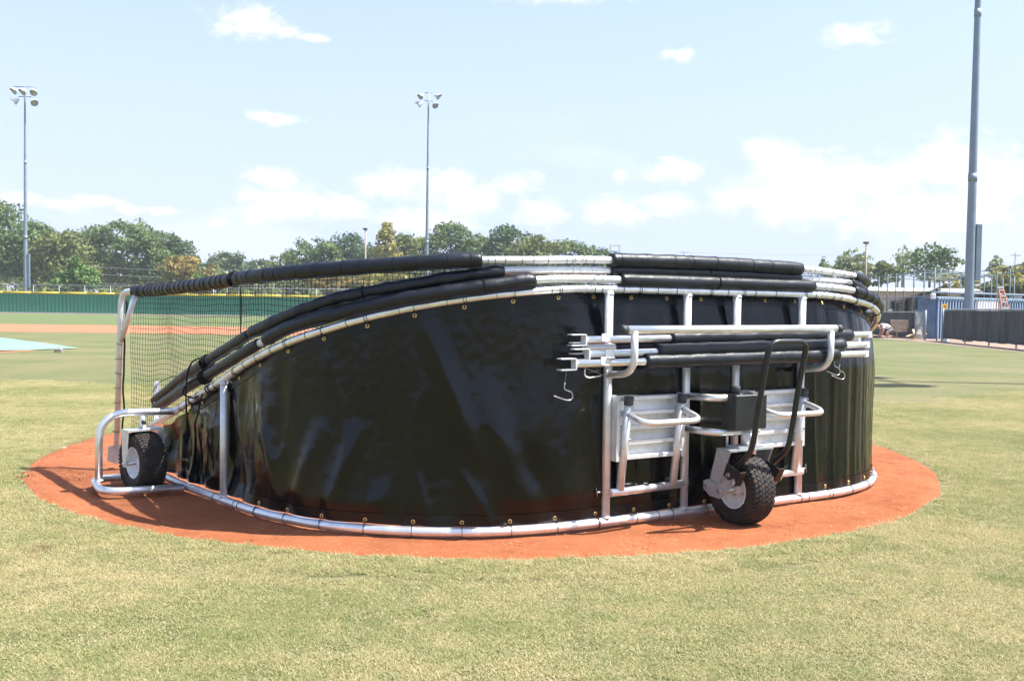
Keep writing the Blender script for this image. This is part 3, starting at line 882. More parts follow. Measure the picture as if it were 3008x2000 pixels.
# ---- wheels
def wheel(name, c, R, W, rimR, label, yaw=0.):
    ax = (E1 * math.cos(yaw) + AV * math.sin(yaw)); fw = (AV * math.cos(yaw) - E1 * math.sin(yaw))
    pr = [(rimR, -W * .36), (rimR + .012, -W * .44), (R * .72, -W * .50), (R * .88, -W * .485), (R * .955, -W * .42), (R * .985, -W * .26), (R * .99, 0), (R * .985, W * .26), (R * .955, W * .42), (R * .88, W * .485), (R * .72, W * .50), (rimR + .012, W * .44), (rimR, W * .36), (rimR - .006, 0)]
    ty = MB().lathe(pr, c, ax, 56, closed=True).build(name, RUBBER, cage)
    ty['label'] = label
    tm = MB(); N = 46
    rows = [-.40, -.27, -.14, 0, .14, .27, .40]
    for ri, q in enumerate(rows):
        rad = R * (.992 if abs(q) < .2 else .985 if abs(q) < .3 else .962)
        for k_ in range(N):
            a = 2 * math.pi * (k_ + .5 * (ri % 2) + .12 * ri) / N
            rd = fw * math.cos(a) + UP * math.sin(a); tg = -fw * math.sin(a) + UP * math.cos(a)
            nrm = (rd + ax * (q * .9 if abs(q) > .3 else 0)).normalized()
            x = (ax + tg * (.55 if ri % 2 else -.55)).normalized(); x = (x - nrm * x.dot(nrm)).normalized(); y = nrm.cross(x)
            tm.box(c + ax * q * W + rd * rad, (W * .135, .0185, .013), (x, y, nrm))
    for sg in (-1, 1):
        for k_ in range(N):
            a = 2 * math.pi * (k_ + .25) / N
            rd = fw * math.cos(a) + UP * math.sin(a); tg = -fw * math.sin(a) + UP * math.cos(a)
            nrm = (rd * .8 + ax * sg).normalized(); x = (ax * sg - nrm * nrm.dot(ax * sg)).normalized(); y = nrm.cross(x)
            tm.box(c + ax * sg * W * .475 + rd * R * .91, (.030, .012, .010), (x, y, nrm))
    to = tm.build('tread', RUBBER, ty); to['kind'] = 'stuff'
    rm = MB().lathe([(rimR + .004, -W * .42), (rimR - .004, -W * .43), (rimR - .012, -W * .36), (rimR - .020, -W * .18), (rimR * .55, -W * .12), (rimR * .30, -W * .14), (.03, -W * .30), (.0, -W * .30)], c, ax, 40)
    rm.lathe([(rimR + .004, W * .42), (rimR - .004, W * .43), (rimR - .012, W * .36), (rimR - .020, W * .18), (rimR * .55, W * .12), (0, W * .12)], c, ax, 40)
    rm.build('rim', RIM, ty)
    MB().tube([c - ax * W * .75, c + ax * W * .75], .016, 14).build('axle', ZINC, ty)
    bo = MB()
    for k_ in range(4):
        a = 2 * math.pi * k_ / 4 + .5
        bo.lathe([(0, -.012), (.008, -.012), (.008, 0)], c + (fw * math.cos(a) + UP * math.sin(a)) * rimR * .45 - ax * W * .13, ax, 8)
    bo = bo.build('wheel_bolts', ZINC, ty); bo['kind'] = 'stuff'
    return ty

TWS, TWO = .045, .25
tw = wheel('tow_wheel', B(TWS, TWO, .230), .220, .176, .116, 'swivel tow wheel with black turf tyre and pale rim at the back of the cage')
# fork and lever of the tow wheel
fk = MB()
for s_ in (-.135, .215):
    fk.prism([B(s_, .225, .487), B(s_, .345, .487), B(s_, .235, .225), B(s_, .150, .225)], .010)
fk.box(B(.04, .285, .488), (.36, .122, .012), (E1, OUT, UP))
fk.box(B(.04, .285, .500), (.20, .105, .016), (E1, OUT, UP))
fk = fk.build('fork', SILVER, cage)
for s_ in (-.150, .232):
    MB().prism([B(s_, .125, .275), B(s_, .165, .292), B(s_, .235, .268), B(s_, .395, .330), B(s_, .405, .305), B(s_, .31, .215), B(s_, .27, .185), B(s_, .18, .192), B(s_, .125, .225)], .008).build('lever_plate', SILVER, fk)
bl = MB()
for s_ in (-.158, .240):
    for (o_, z_) in ((.155, .25), (.27, .235), (.345, .345), (.385, .30)):
        bl.lathe([(0, -.009), (.011, -.009), (.012, .0), (.016, .002), (.016, .006)], B(s_, o_, z_), E1 * (1 if s_ < 0 else -1), 8, False)
bl = bl.build('bolts', STEEL, fk); bl['kind'] = 'stuff'
for s_ in (-.118, .205):
    br = MB()
    br.prism([B(s_ - .028, .330, .415), B(s_ - .028, .440, .372), B(s_ - .028, .395, .285), B(s_ - .028, .300, .335)], .008)
    br.prism([B(s_ - .028, .440, .372), B(s_ + .02, .440, .372), B(s_ + .02, .395, .285), B(s_ - .028, .395, .285)], .006)
    br.build('handle_bracket', BLACK, fk)
hs0, hs1 = -.105, .200
hpath = [(hs0, .285, .335), (hs0, .485, .497), (hs0, .515, .635), (hs0, .565, .92), (hs0, .618, 1.165), (hs1, .618, 1.165), (hs1, .565, .92), (hs1, .515, .635), (hs1, .485, .497), (hs1, .285, .335)]
MB().tube(fillet([B(*p) for p in hpath], {1: .06, 2: .08, 3: .2, 4: .075, 5: .075, 6: .2, 7: .08, 8: .06}, 7), .0172, 14).build('tow_handle', BLACK, cage)
# swivel mount: two bent tubes and a black box
for z0, z1 in ((.800, .806), (.592, .592)):
    MB().tube(fillet([B(-.205, .01, z0), B(-.200, .27, z1), B(.21, .27, z1), B(.215, .01, z0)], .12, 10), .0225, 16).build('mount_tube', ALU, cage)
bx = MB().box(B(.015, .295, .722), (.262, .125, .215), (E1, OUT, UP), .006).build('mount_box', BLACK, cage)
MB().lathe([(0, .048), (.026, .048), (.030, .043), (.030, .006), (.026, 0)], B(-.035, .27, .830), UP, 18).build('knob', CAPM, bx)
k = MB()
for s_, o_ in ((-.055, .335), (.055, .335)): k.lathe([(0, .008), (.010, .008), (.012, 0)], B(s_, o_, .830), UP, 8, False)
k = k.build('bolts', STEEL, bx); k['kind'] = 'stuff'
st = MB().tube([B(.04, .285, .50), B(.04, .285, .62)], .030, 16)
st = st.build('swivel_stem', ALU_SAT, cage)
for a_, b_ in ((-.07, .24), (.03, .34)): MB().tube([B(a_, b_, .50), B(a_, b_, .60)], .0075, 8).build('stop_rod', ALU_SAT, st)

# ---- folding steps either side of the tow wheel
for sg in (-1, 1):
    c = .53 * sg
    S = lambda s, o, z: B(c + s, o, z)
    fs_ = MB().tube([S(-.275, .030, .236), S(.285, .030, .246)], .0245, 16).build('folding_step', ALU, cage)
    fs_['label'] = 'folded step left of the tow wheel' if sg < 0 else 'folded step right of the tow wheel'
    for s_ in (-.205, .205):
        lg = MB().tube([S(s_, .035, .25), S(s_, .105, .790)], .0245, 16).build('leg', ALU_SAT, fs_)
        MB().lathe([(0, .052), (.022, .052), (.029, .049), (.0285, 0)], S(s_, .105, .772), UP + OUT * .12, 18).build('end_cap', CAPM, fs_)
    MB().tube(fillet([S(-.205, .10, .715), S(-.225, .285, .680), S(.225, .285, .680), S(.205, .10, .735)], .13, 10), .0185, 14).build('hand_loop', ALU, fs_)
    pb = MB().box(S(0, .020, .626), (.48, .006, .375), (E1, OUT, UP)).build('backing', ALU_SAT, fs_)
    for i in range(5):
        z = .805 - i * .0895
        MB().box(S(0, .036, z), (.47, .058, .026), (E1, OUT, UP), .003).build('slat', ALU_SAT, fs_)
    for s_ in (-.252, .252):
        MB().box(S(s_, .040, .626), (.022, .060, .395), (E1, OUT, UP)).build('side_channel', ALU_SAT, fs_)
    bb = MB()
    for s_ in (-.205, .205):
        for z in (.70, .56, .47, .755):
            bb.lathe([(0, .034), (.007, .034), (.008, .026)], S(s_ + .002, .035 + (z - .25) * .13, z), (E1 * .8 + OUT).normalized(), 8)
    bb = bb.build('bolts', STEEL, fs_); bb['kind'] = 'stuff'
    for s_ in (-.345, .345):
        bb = MB()
        p = S(s_ * .93, .0, .24 + .015 * (s_ > 0)); q = S(s_ * 1.03, 0, .24 + .015 * (s_ > 0))
        bb.tube([p, q], .007, 8); bb.tube([q + UP * .03, q - UP * .03 + E1 * .01], .002, 5)
        bb.build('hinge_pin', STEEL, fs_)

# ---- storage rack
rk = MB().tube([B(-.872, .25, 1.224), B(.872, .25, 1.233)], .0245, 16).build('storage_rack', ALU, cage)
for sg in (-1, 1):
    MB().tube(fillet([B(sg * .815, .255, 1.215), B(sg * .812, .26, .975), B(sg * .815, .01, .945)], .15, 12), .0215, 16).build('hook', ALU_SAT, rk)
    MB().tube([B(sg * .868, .25, 1.2285 + .0045 * sg), B(sg * .912, .25, 1.2285 + .0045 * sg)], .0275, 18).build('end_cap', CAPM, rk)
MB().tube(spline([B(-1.0, -.005, 1.0), B(-.845, .04, .93), B(-.84, .035, .86)]), .0016, 5).build('cable', STEEL, rk)

# ---- near outrigger: bent tubes round the front wheel
zb = .07
og = MB().tube(fillet([B(-2.86, -2.175, .06), B(-3.385, -2.175, zb), B(-3.385, -2.735, zb), B(-2.905, -2.735, .06)], .17, 10), .0265, 16).build('outrigger', ALU, cage)
MB().tube(fillet([B(-2.868, -2.45, .567), B(-3.372, -2.45, .572), B(-3.372, -2.47, .085)], .20, 12), .0255, 16).build('guard_tube', ALU, og)
MB().ring(B(-3.372, -2.47, .10), UP, .026, .006, 16, 6).build('weld', ALU_SAT, og)
fwc = B(-3.085, -2.455, .214)
FY_ = math.radians(15)
FX_, FA_ = E1 * math.cos(FY_) + AV * math.sin(FY_), AV * math.cos(FY_) - E1 * math.sin(FY_)
fw_ = wheel('front_wheel', fwc, .212, .176, .108, 'black turf tyre inside the bent tube guard at the left end of the cage', yaw=FY_)
ff = MB()
ff.box(fwc + UP * .232, (.262, .115, .014), (FX_, FA_, UP))
for sg in (-1, 1):
    p = fwc + FX_ * sg * .128
    ff.prism([p + UP * .235 - FA_ * .055, p + UP * .235 + FA_ * .055, p + FA_ * .022 - UP * .025, p - FA_ * .022 - UP * .025], .010)
ff = ff.build('wheel_fork', ALU_SAT, cage)
MB().tube([fwc + UP * .235, fwc + UP * .355], .0235, 16).build('stem', ALU_SAT, ff)
MB().lathe([(0, -.018), (.011, -.015), (.017, -.006), (.017, .006), (.011, .015), (0, .018)], fwc + UP * .285 + OUT * .045, OUT, 14).build('knob', CAPM, ff)
b_ = MB(); b_.lathe([(0, -.02), (.012, -.02), (.014, 0)], fwc - FX_ * .125, FX_, 8); b_.build('bolts', ZINC, ff)

# ================================================================== poles stored on the rack
def channel(mb, p, d, w=.062, L=.10):
    x = d.normalized(); y = UP.cross(x).normalized(); z = x.cross(y)
    mb.box(p, (.008, .05, w), (x, y, z))
    for sg in (-1, 1): mb.box(p - x * L / 2 + z * sg * (w / 2), (L, .05, .006), (x, y, z))
def pole(label, p, q, t0, t1, r, flip=None, hook=None, pins=()):
    p, q = B(*p), B(*q); d = q - p
    po = thing('padded_pole', label, 'pole', p, 'poles stored on the rack')
    MB().tube([p, q], .0215, 16).build('tube', ALU, po)
    n = 60
    pts = [p + d * (t0 + (t1 - t0) * i / n) for i in range(n + 1)]
    pd = MB().tube(pts, r, 20)
    pd.v = [tuple(pts[min(i // 20, n)] + (Vector(v) - pts[min(i // 20, n)]) * (1 + .10 * noise.noise(Vector(v) * 11) + .07 * noise.noise(Vector(v) * 33))) for i, v in enumerate(pd.v)]
    pd.build('pad', PAD, po)
    c = MB(); channel(c, p, d); c.build('end_channel', ALU_SAT, po)
    c = MB(); e = d.normalized(); c.box(q + e * .022, (.05, .008, .045), (e, UP.cross(e).normalized(), e.cross(UP.cross(e).normalized()))); c.build('end_plate', ALU_SAT, po)
    for (k0, dz) in pins:
        a = p + d * k0
        h = MB().tube([a - UP * .02, a - UP * (.02 + dz) - E1 * .012], .0012, 5)
        e0 = a - UP * (.02 + dz) - E1 * .012
        h.tube(spline([e0, e0 - UP * .035, e0 + E1 * .045 - UP * .055, e0 + E1 * .052 - UP * .085, e0 + E1 * .02 - UP * .098, e0 - E1 * .075 - UP * .07], 6), .0034, 7)
        h.build('hook_pin', STEEL, po)
    return po
pole('padded pole lying uppermost on the rack, just under the bar', (-1.06, .10, 1.162), (1.36, .10, 1.188), .262, .925, .042)
pole('padded pole at the back of the rack, mostly hidden by the thick pad', (-1.02, .055, 1.112), (1.30, .055, 1.148), .09, .92, .036)
pole('padded pole in the middle of the rack with the thickest pad', (-1.08, .165, 1.082), (1.26, .165, 1.120), .212, .90, .049)
pole('padded pole lying lowest on the rack with hook pins hanging from it', (-1.19, .195, 1.030), (1.215, .195, 1.058), .207, .885, .045, pins=((-.02, .085), (.885, .02), (.905, .05)))
for s_, o_, z_ in ((-.94, .12, 1.165), (-.95, .175, 1.075), (-1.0, .20, 1.035)):
    c = MB(); c.box(B(s_, o_ + .03, z_ + .01), (.060, .006, .050), (E1, OUT, UP)); c.box(B(s_ - .02, o_ + .055, z_ - .01), (.040, .05, .006), (E1, OUT, UP))
    c.build('clip_plate', ALU_SAT, rk)
c = MB()
c.tube(spline([B(-1.12, .2, 1.0), B(-1.125, .21, .965), B(-1.10, .22, .952), B(-1.03, .23, .962)], 6), .005, 7)
MB().ring(B(-.985, .225, .975), E1 + OUT * .6, .022, .004, 12, 6).build('pull_ring', STEEL, rk)
c.build('hook_pin', STEEL, rk)
# ================================================================== background
def at(u, v, Y):
    """world point at depth Y that was read off the photograph at (u, v)"""
    d = _f + _r * ((u - 1504) / 2757) - _u * ((v - 1000) / 2757)
    return V(0, 0, CAMZ) + d * (Y / d.y)
def gx(u, Y): return (u - 1504) / 2757 * Y

# ---- outfield wall of ribbed green sheets with a yellow cap
WG = mat('green_sheet', (.045, .225, .140), .55, 0., .4, nscale=.6, namp=.12)
WY = mat('yellow_cap', (.50, .37, .03), .5, 0., .4, nscale=2, namp=.1)
WCON = mat('concrete_footing', (.42, .40, .37), .9, 0., .2, nscale=4, namp=.15)
WX0, WX1 = -98., 24.
def wy(x): return 106.0 + .0 * x - .0009 * (x + 30) ** 2 * .3
wall = thing('outfield_wall', 'long dark green outfield wall with a yellow cap beyond the infield', 'wall', (-40, wy(-40), 0))
pw = .43
pm = None
for i in range(int((WX1 - WX0) / pw)):
    x = WX0 + (i + .5) * pw
    if pm is None:
        mb = MB(); mb.box((0, 0, 1.16), (pw - .035, .05, 2.12)); mb.box((0, -.045, 1.16), (pw * .35, .04, 2.12))
        pan = mb.build('panel', WG, wall, org=(0, 0, 0)); pm = pan.data
    else:
        pan = bpy.data.objects.new('panel', pm); col.objects.link(pan)
    pan.parent = wall; pan.location = (x + 40, wy(x) - wy(-40), 0)
xs = np.linspace(WX0, WX1, 40)
mb = MB()
for a, b in zip(xs[:-1], xs[1:]): mb.bar((a, wy(a) + .09, 1.12), (b, wy(b) + .09, 1.12), .08, 2.2)
mb.build('backing', mat('dark_green_backing', (.008, .03, .024), .8), wall)
mb = MB()
for a, b in zip(xs[:-1], xs[1:]): mb.tube([(a, wy(a) - .02, 2.33), (b, wy(b) - .02, 2.33)], .13, 10)
mb.build('cap', WY, wall)
mb = MB()
for a, b in zip(xs[:-1], xs[1:]): mb.bar((a, wy(a) - .08, .06), (b, wy(b) - .08, .06), .14, .14)
mb.build('footing', WCON, wall)

# ---- chain link fence standing behind the wall
cf = thing('chain_link_fence', 'tall grey chain link fence just behind the green outfield wall', 'fence', (-40, 108.2, 0))
FY = 108.2
xs_f = [gx(u, FY) for u in np.arange(-53, 1700, 75.4)]
for x in xs_f: MB().tube([(x, FY, 0), (x, FY, 3.28)], .055, 8).build('post', GALV_D, cf)
MB().tube([(xs_f[0] - 8, FY, 3.24), (xs_f[-1] + 4, FY, 3.24)], .045, 8).build('top_rail', GALV_D, cf)
mb = MB()
for x in np.arange(xs_f[0] - 6, xs_f[-1] + 2, .30):
    for sg in (-1, 1):
        a, b = V(x, FY + .03, 1.9), V(x + sg * 1.3, FY + .03, 3.2)
        mb.add([a - V(.007, 0, 0), a + V(.007, 0, 0), b + V(.007, 0, 0), b - V(.007, 0, 0)], [(0, 1, 2, 3)])
o = mb.build('wire_mesh', GALV_D, cf); o['kind'] = 'stuff'

# ---- floodlight poles
def flood_pole(label, u, Y, topv, r0, r1, lamps, arms, group='floodlight poles', boxz=None, X=None, H=None, armdir=(1, 0, 0)):
    x = gx(u, Y) if X is None else X
    H = H or at(u, topv, Y).z
    t = thing('floodlight_pole', label, 'light pole', (x, Y, 0), group)
    n = 14
    cuts = [0, .34, .67, 1.]
    mb = MB()
    mb.tube([(x, Y, H * k / n) for k in range(n + 1)], [r0 + (r1 - r0) * k / n for k in range(n + 1)], 16)
    for c in cuts[1:3]: mb.tube([(x, Y, H * c - .35), (x, Y, H * c + .02)], (r0 + (r1 - r0) * c) * 1.12, 16)
    mb.build('pole', GALV, t)
    if boxz: MB().box((x + r0 * 1.45, Y - .05, (boxz[0] + boxz[1]) / 2), (boxz[2], .22, boxz[1] - boxz[0]), bev=.02).build('control_box', GALV, t)
    A_ = V(*armdir)
    for (z, half) in arms:
        MB().tube([V(x, Y, z) - A_ * half, V(x, Y, z) + A_ * half], .055, 8).build('cross_arm', GALV, t)
    for (s_, z, yaw, tilt) in lamps:
        c = V(x, Y, z) + A_ * s_
        dr = V(math.sin(yaw), -math.cos(yaw), -tilt).normalized()
        lh = MB().lathe([(0, .0), (.14, .01), (.17, .16), (.33, .34), (.41, .52), (.44, .60), (.42, .60)], c - dr * .25, dr, 16)
        # visor over the front
        x_, y_ = frame(dr)
        if y_.z < 0: y_ = -y_
        vv, vf = [], []
        for k in range(9):
            a = math.pi * k / 8
            q = x_ * math.cos(a) * .44 + y_ * math.sin(a) * .44
            vv += [c - dr * .25 + q + dr * .60, c - dr * .25 + q * .98 + dr * (.60 + .30 * math.sin(a))]
        for k in range(8): vf.append((2 * k, 2 * k + 2, 2 * k + 3, 2 * k + 1))
        lh.add(vv, vf, True)
        lh.tube([c - dr * .1, V(x, Y, z + .32) + A_ * s_ * .8], .04, 6)
        lh = lh.build('lamp_head', LAMP_W, t)
        MB().lathe([(.42, .0), (.3, .05), (0, .07)], c + dr * .33, dr, 16).build('lens', LAMP_G, lh)
    return t
YL = 112.
zt = at(77, 252, YL).z
flood_pole('floodlight pole with five lamps behind the green wall, leftmost of all', 75, YL, 252, .27, .085,
           [(-1.0, zt - .55, -.55, .55), (0.0, zt - .62, -.4, .6), (1.15, zt - .72, .15, .55), (-.95, zt - 1.75, -1.3, .5), (1.05, zt - 1.9, .7, .5)],
           [(zt - .15, 1.3), (zt - 1.3, .75)], boxz=(3.0, 7.0, .30))
YM = 126.
zt = at(1258, 272, YM).z
flood_pole('floodlight pole with four lamps rising behind the middle of the cage', 1251, YM, 272, .27, .09,
           [(-.85, zt - .45, -.7, .6), (1.05, zt - .45, 1.2, .4), (-1.05, zt - 1.5, -1.5, .4), (.80, zt - 1.6, .5, .6)], [(zt - .05, .5), (zt - 1.12, .5)])
flood_pole('thick steel floodlight pole by the blue shed, its top out of view', 2846, 46., 0, .235, .10, [], [], boxz=(3.0, 5.75, .27), X=gx(2843, 46.), H=24.)
flood_pole('floodlight pole out of view to the right, casting the thin shadow on the grass', 0, 17.3, 0, .2, .08,
           [(-1.15, 21.2, -1.4, .3), (1.15, 21.2, -1.6, .3), (-1.0, 20.2, -1.4, .3), (1.0, 20.2, -1.6, .3)], [(21.6, 1.3), (20.5, 1.1)], X=19.9, H=22., armdir=(0, 1, 0))

# ---- car park lamps, utility poles, far goal frame
BROWN = mat('brown_pole', (.30, .25, .21), .8, nscale=3, namp=.15)
DARK = mat('dark_lamp', (.05, .045, .04), .6, nscale=3, namp=.15)
for (lb, u, v, Y) in (('car park lamp on a brown pole in front of the middle trees', 1071, 672, 135.), ('car park lamp on a brown pole behind the right end of the cage', 2538, 712, 118.)):
    x, H = gx(u, Y) + .0, at(u, v, Y).z
    t = thing('car_park_lamp', lb, 'street lamp', (x, Y, 0), 'car park lamps')
    MB().tube([(x, Y, 0), (x, Y, H)], [.17, .11], 10).build('pole', BROWN, t)
    MB().box((x - .05, Y, H - .05), (.62, .5, .28), bev=.05).build('lamp_head', DARK, t)
for (lb, u, v, Y, w) in (('utility pole among the low trees at the left of the cage', 665, 795, 150., 1.0), ('small utility pole on the skyline above the cage pads', 2004, 734, 260., 2.2),
                         ('utility pole beside the thin bare tree at the right', 2633, 728, 150., .0), ('utility pole on the skyline near the right edge', 2975, 740, 190., 2.0)):
    x, H = gx(u, Y) + .12 * 0, at(u, v, Y).z
    t = thing('utility_pole', lb, 'utility pole', (x, Y, 0), 'utility poles')
    MB().tube([(x, Y, 0), (x, Y, H)], [.16, .12], 8).build('pole', BROWN, t)
    if w: MB().box((x, Y - .1, H - .7), (w, .12, .14)).build('cross_arm', BROWN, t)
# overhead wires
WIRE = mat('wire', (.25, .25, .26), .6, nscale=2, namp=.1)
for i, (lb, u0, v0, u1, v1, Y) in enumerate((('upper overhead wire crossing in front of the big round tree', 240, 781, 780, 795, 138.), ('middle overhead wire crossing in front of the big round tree', 240, 803, 780, 812, 138.), ('lowest overhead wire just above the chain link fence', 240, 829, 780, 838, 138.), ('thin overhead wire on the skyline above the cage pads', 2010, 741, 2560, 748, 260.))):
    a, b = at(u0, v0, Y), at(u1, v1, Y)
    o = MB().tube([a.lerp(b, k / 12) - UP * .35 * math.sin(math.pi * k / 12) for k in range(13)], .028 if Y < 200 else .03, 5).build('overhead_wire', WIRE, org=tuple(a))
    tag(o, lb, 'wire', 'overhead wires')
Y = 170.; a, b = at(1793, 720, Y), at(1820, 720, Y)
t = thing('scoreboard_frame', 'tall pale open frame with a small blue sign showing above the cage', 'frame', ((a.x + b.x) / 2, Y, 0))
PALE = mat('pale_paint', (.72, .70, .68), .6, nscale=2, namp=.05)
for p in (a, b): MB().box((p.x, Y, p.z / 2), (.28, .28, p.z)).build('upright', PALE, t)
MB().box(((a.x + b.x) / 2, Y, a.z - .1), (b.x - a.x - .3, .2, .2)).build('top_bar', PALE, t)
BLUE = mat('blue_paint', (.09, .19, .36), .5, nscale=2, namp=.1)
q = at(1806, 740, Y)
MB().box((q.x, Y - .2, q.z), (.95, .15, .26)).box((q.x, Y - .2, q.z - 1.1), (.26, .14, 1.9)).build('sign', BLUE, t)

# ---- covered pitcher's mound
g = NT('teal_tarp'); P = g.pos()
g.link(g.mix(g.ramp(g.noise(P, 1.3, 5, .6), .3, .7), (.165, .275, .198), (.205, .325, .24)), g.p.inputs['Base Color'])
g.p.inputs['Roughness'].default_value = .42
g.bump(g.noise(g.scale(P, (1, 3, 1)), 2.2, 4, .6), .09)
tx, ty, tR = -17.0, 25.6, 4.75
vs, fs = [], []
nr_, na_ = 16, 60
for i in range(nr_ + 1):
    for j in range(na_):
        th = 2 * math.pi * j / na_
        c_ = max(abs(math.cos(th)), abs(math.sin(th)))
        R_ = tR * (1 / (abs(math.cos(th)) + abs(math.sin(th)))) * 1.0      # a square sheet, one corner to the right
        rr = i / nr_
        x, y = tx + math.cos(th + .32) * R_ * rr, ty + math.sin(th + .32) * R_ * rr
        z = .62 * max(0, 1 - rr * 1.02) ** .85 + .02 + .02 * noise.noise(Vector((x * 1.5, y * 1.5, 0)))
        vs.append((x, y, z))
for i in range(nr_):
    for j in range(na_): fs.append((i * na_ + j, i * na_ + (j + 1) % na_, (i + 1) * na_ + (j + 1) % na_, (i + 1) * na_ + j))
tarp = np_mesh('mound_tarp', vs, np.array(fs)[:, ::-1], g.m, smooth=True, off=(tx, ty, 0)); tarp.location = (tx, ty, 0); col.objects.link(tarp)
tag(tarp, 'pale teal tarpaulin covering the pitcher\'s mound at the left edge', 'tarpaulin')
mb = MB(); mb.add([(tx + math.cos(2 * math.pi * k / 40) * 4.0, ty - .4 + math.sin(2 * math.pi * k / 40) * 3.0, .006) for k in range(40)], [tuple(range(40))])
o = mb.build('mound_clay', INF); tag(o, kind='structure')
q = at(172, 1028, 26.5 if False else 24.9)
bb = thing('tarp_weight', 'small brown block holding down the edge of the teal tarpaulin', 'block', (q.x, q.y, 0))
MB().box((q.x, q.y, .05), (.20, .10, .10), bev=.01).build('block', BROWN, bb); MB().tube([(q.x, q.y, .09), (q.x + .01, q.y, .19)], .008, 6).build('stake', BROWN, bb)

# ================================================================== right-hand side
SCREEN = NT('windscreen_mesh'); P = SCREEN.pos()
SCREEN.link(SCREEN.mix(SCREEN.ramp(SCREEN.noise(SCREEN.scale(P, (1, 1, .25)), 2.6, 4), .35, .7), (.024, .024, .027), (.082, .080, .080)), SCREEN.p.inputs['Base Color'])
SCREEN.p.inputs['Roughness'].default_value = .75
def fence(label, pts, h, gap, screen=True, sp=2.6):
    t = thing('screened_fence', label, 'fence', tuple(pts[0]), 'fences along the right sideline')
    P_ = [V(*p) for p in pts]
    L = [0]
    for a, b in zip(P_[:-1], P_[1:]): L.append(L[-1] + (b - a).length)
    def pt(s):
        for i in range(len(P_) - 1):
            if s <= L[i + 1] + 1e-6: return P_[i].lerp(P_[i + 1], (s - L[i]) / (L[i + 1] - L[i]))
        return P_[-1]
    n = int(L[-1] / sp)
    for i in range(n + 1): MB().tube([pt(L[-1] * i / n), pt(L[-1] * i / n) + UP * (h + .02)], .035, 8).build('post', GALV_D, t)
    MB().tube([pt(L[-1] * i / 30) + UP * h for i in range(31)], .032, 8).build('top_rail', GALV_D, t)
    if screen:
        N = 120; vs, fs = [], []
        for i in range(N + 1):
            p = pt(L[-1] * i / N); nb_ = noise.noise(Vector((i * .22, 0, 0)))
            for z, k in ((gap + .05 * noise.noise(Vector((i * .15, 3., 0))), 1), (gap + (h - gap) * .5, 1.3), (h - .05, .2)):
                vs.append(p + V(-.05 - .025 * nb_ * k - .02 * k * noise.noise(Vector((i * .8, z, 2.))), 0, z))
        fs = [(i * 3 + j, (i + 1) * 3 + j, (i + 1) * 3 + j + 1, i * 3 + j + 1) for i in range(N) for j in (0, 1)]
        MB().add(vs, fs, True).build('windscreen', SCREEN.m, t)
    return t
fence('dark screened fence at the right edge, nearer than the gate', [(19.0, 29, 0), (19.9, 36, 0), (21.0, 45.6, 0)], 1.56, .16)
fence('dark screened fence behind the kneeling person, beyond the gate', [(21.9, 51.0, 0), (21.6, 57, 0), (19, 65, 0), (12, 76, 0)], 1.42, .04)
t = thing('gate', 'open chain link gate between the two dark screened fences', 'gate', (21.0, 47.2, 0))
for (u, Y, h) in ((2717, 47.6, 1.52), (2768, 45.7, 1.62), (2752, 46.2, 1.55)): 
    MB().tube([(gx(u, Y), Y, 0), (gx(u, Y), Y, h)], .055 if u != 2752 else .03, 10).build('post', GALV, t)
ga, gb_ = V(gx(2687, 48.5), 48.5, 0), V(gx(2713, 47.7), 47.7, 0)
MB().tube([ga + UP * .08, ga + UP * 1.46, gb_ + UP * 1.46, gb_ + UP * .08], .028, 8).tube([ga + UP * .72, gb_ + UP * .72], .022, 8).build('gate_frame', GALV_D, t)
mb = MB()
for k in np.arange(-1.4, 1., .06):
    for sg in (-1, 1):
        pts_ = []
        for j in range(2):
            f_ = k + (j * 1.4 if sg > 0 else (1 - j) * 1.4)
            pts_.append((f_, j))
        a_ = ga.lerp(gb_, min(1, max(0, pts_[0][0]))) + UP * .1; b_ = ga.lerp(gb_, min(1, max(0, pts_[1][0]))) + UP * 1.44
        mb.bar(a_, b_, .008, .008)
o = mb.build('wire_mesh', GALV_D, t); o['kind'] = 'stuff'

# blue ribbed shed
SHB = mat('blue_sheet', (.035, .065, .21), .5, 0., .4, nscale=1.2, namp=.15)
SHE = mat('blue_grey_sheet', (.10, .155, .25), .6, 0., .4, nscale=1.4, namp=.25)
SHR = mat('pale_blue_rib', (.24, .34, .44), .5, 0., .4, nscale=1.5, namp=.1)
SHW = mat('bright_stretch_white', (.78, .77, .80), .5, 0., .4, nscale=1.5, namp=.05)  # white for the stretch of shed wall that looks brightly lit
sa, sb = V(gx(2746, 50), 50, 0), V(gx(3090, 56), 56, 0)
sd = (sb - sa).normalized(); sn = V(sd.y, -sd.x, 0)
if sn.y > 0: sn = -sn
SL = (sb - sa).length; SH = 2.22
t = thing('ribbed_shed', 'low blue ribbed metal shed behind the screened fence', 'shed', tuple(sa))
dp = V(-.15, 3.2, 0)
MB().prism([sa, sb, sb + UP * SH, sa + UP * SH], .05).build('wall', SHB, t)
MB().prism([sa - V(.75, -.5, 0), sa, sa + UP * (SH - .02), sa - V(.75, -.5, 0) + UP * (SH - .05)], .05).build('end_wall', SHE, t)
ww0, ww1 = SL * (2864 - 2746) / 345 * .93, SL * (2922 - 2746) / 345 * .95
MB().prism([sa + sd * ww0 + sn * .04, sa + sd * ww1 + sn * .04, sa + sd * ww1 + sn * .04 + UP * (SH - .1), sa + sd * ww0 + sn * .04 + UP * (SH - .1)], .03).build('bright_stretch', SHW, t)  # wall stretch that looks brightly lit; brightness put into the colour, ribs too
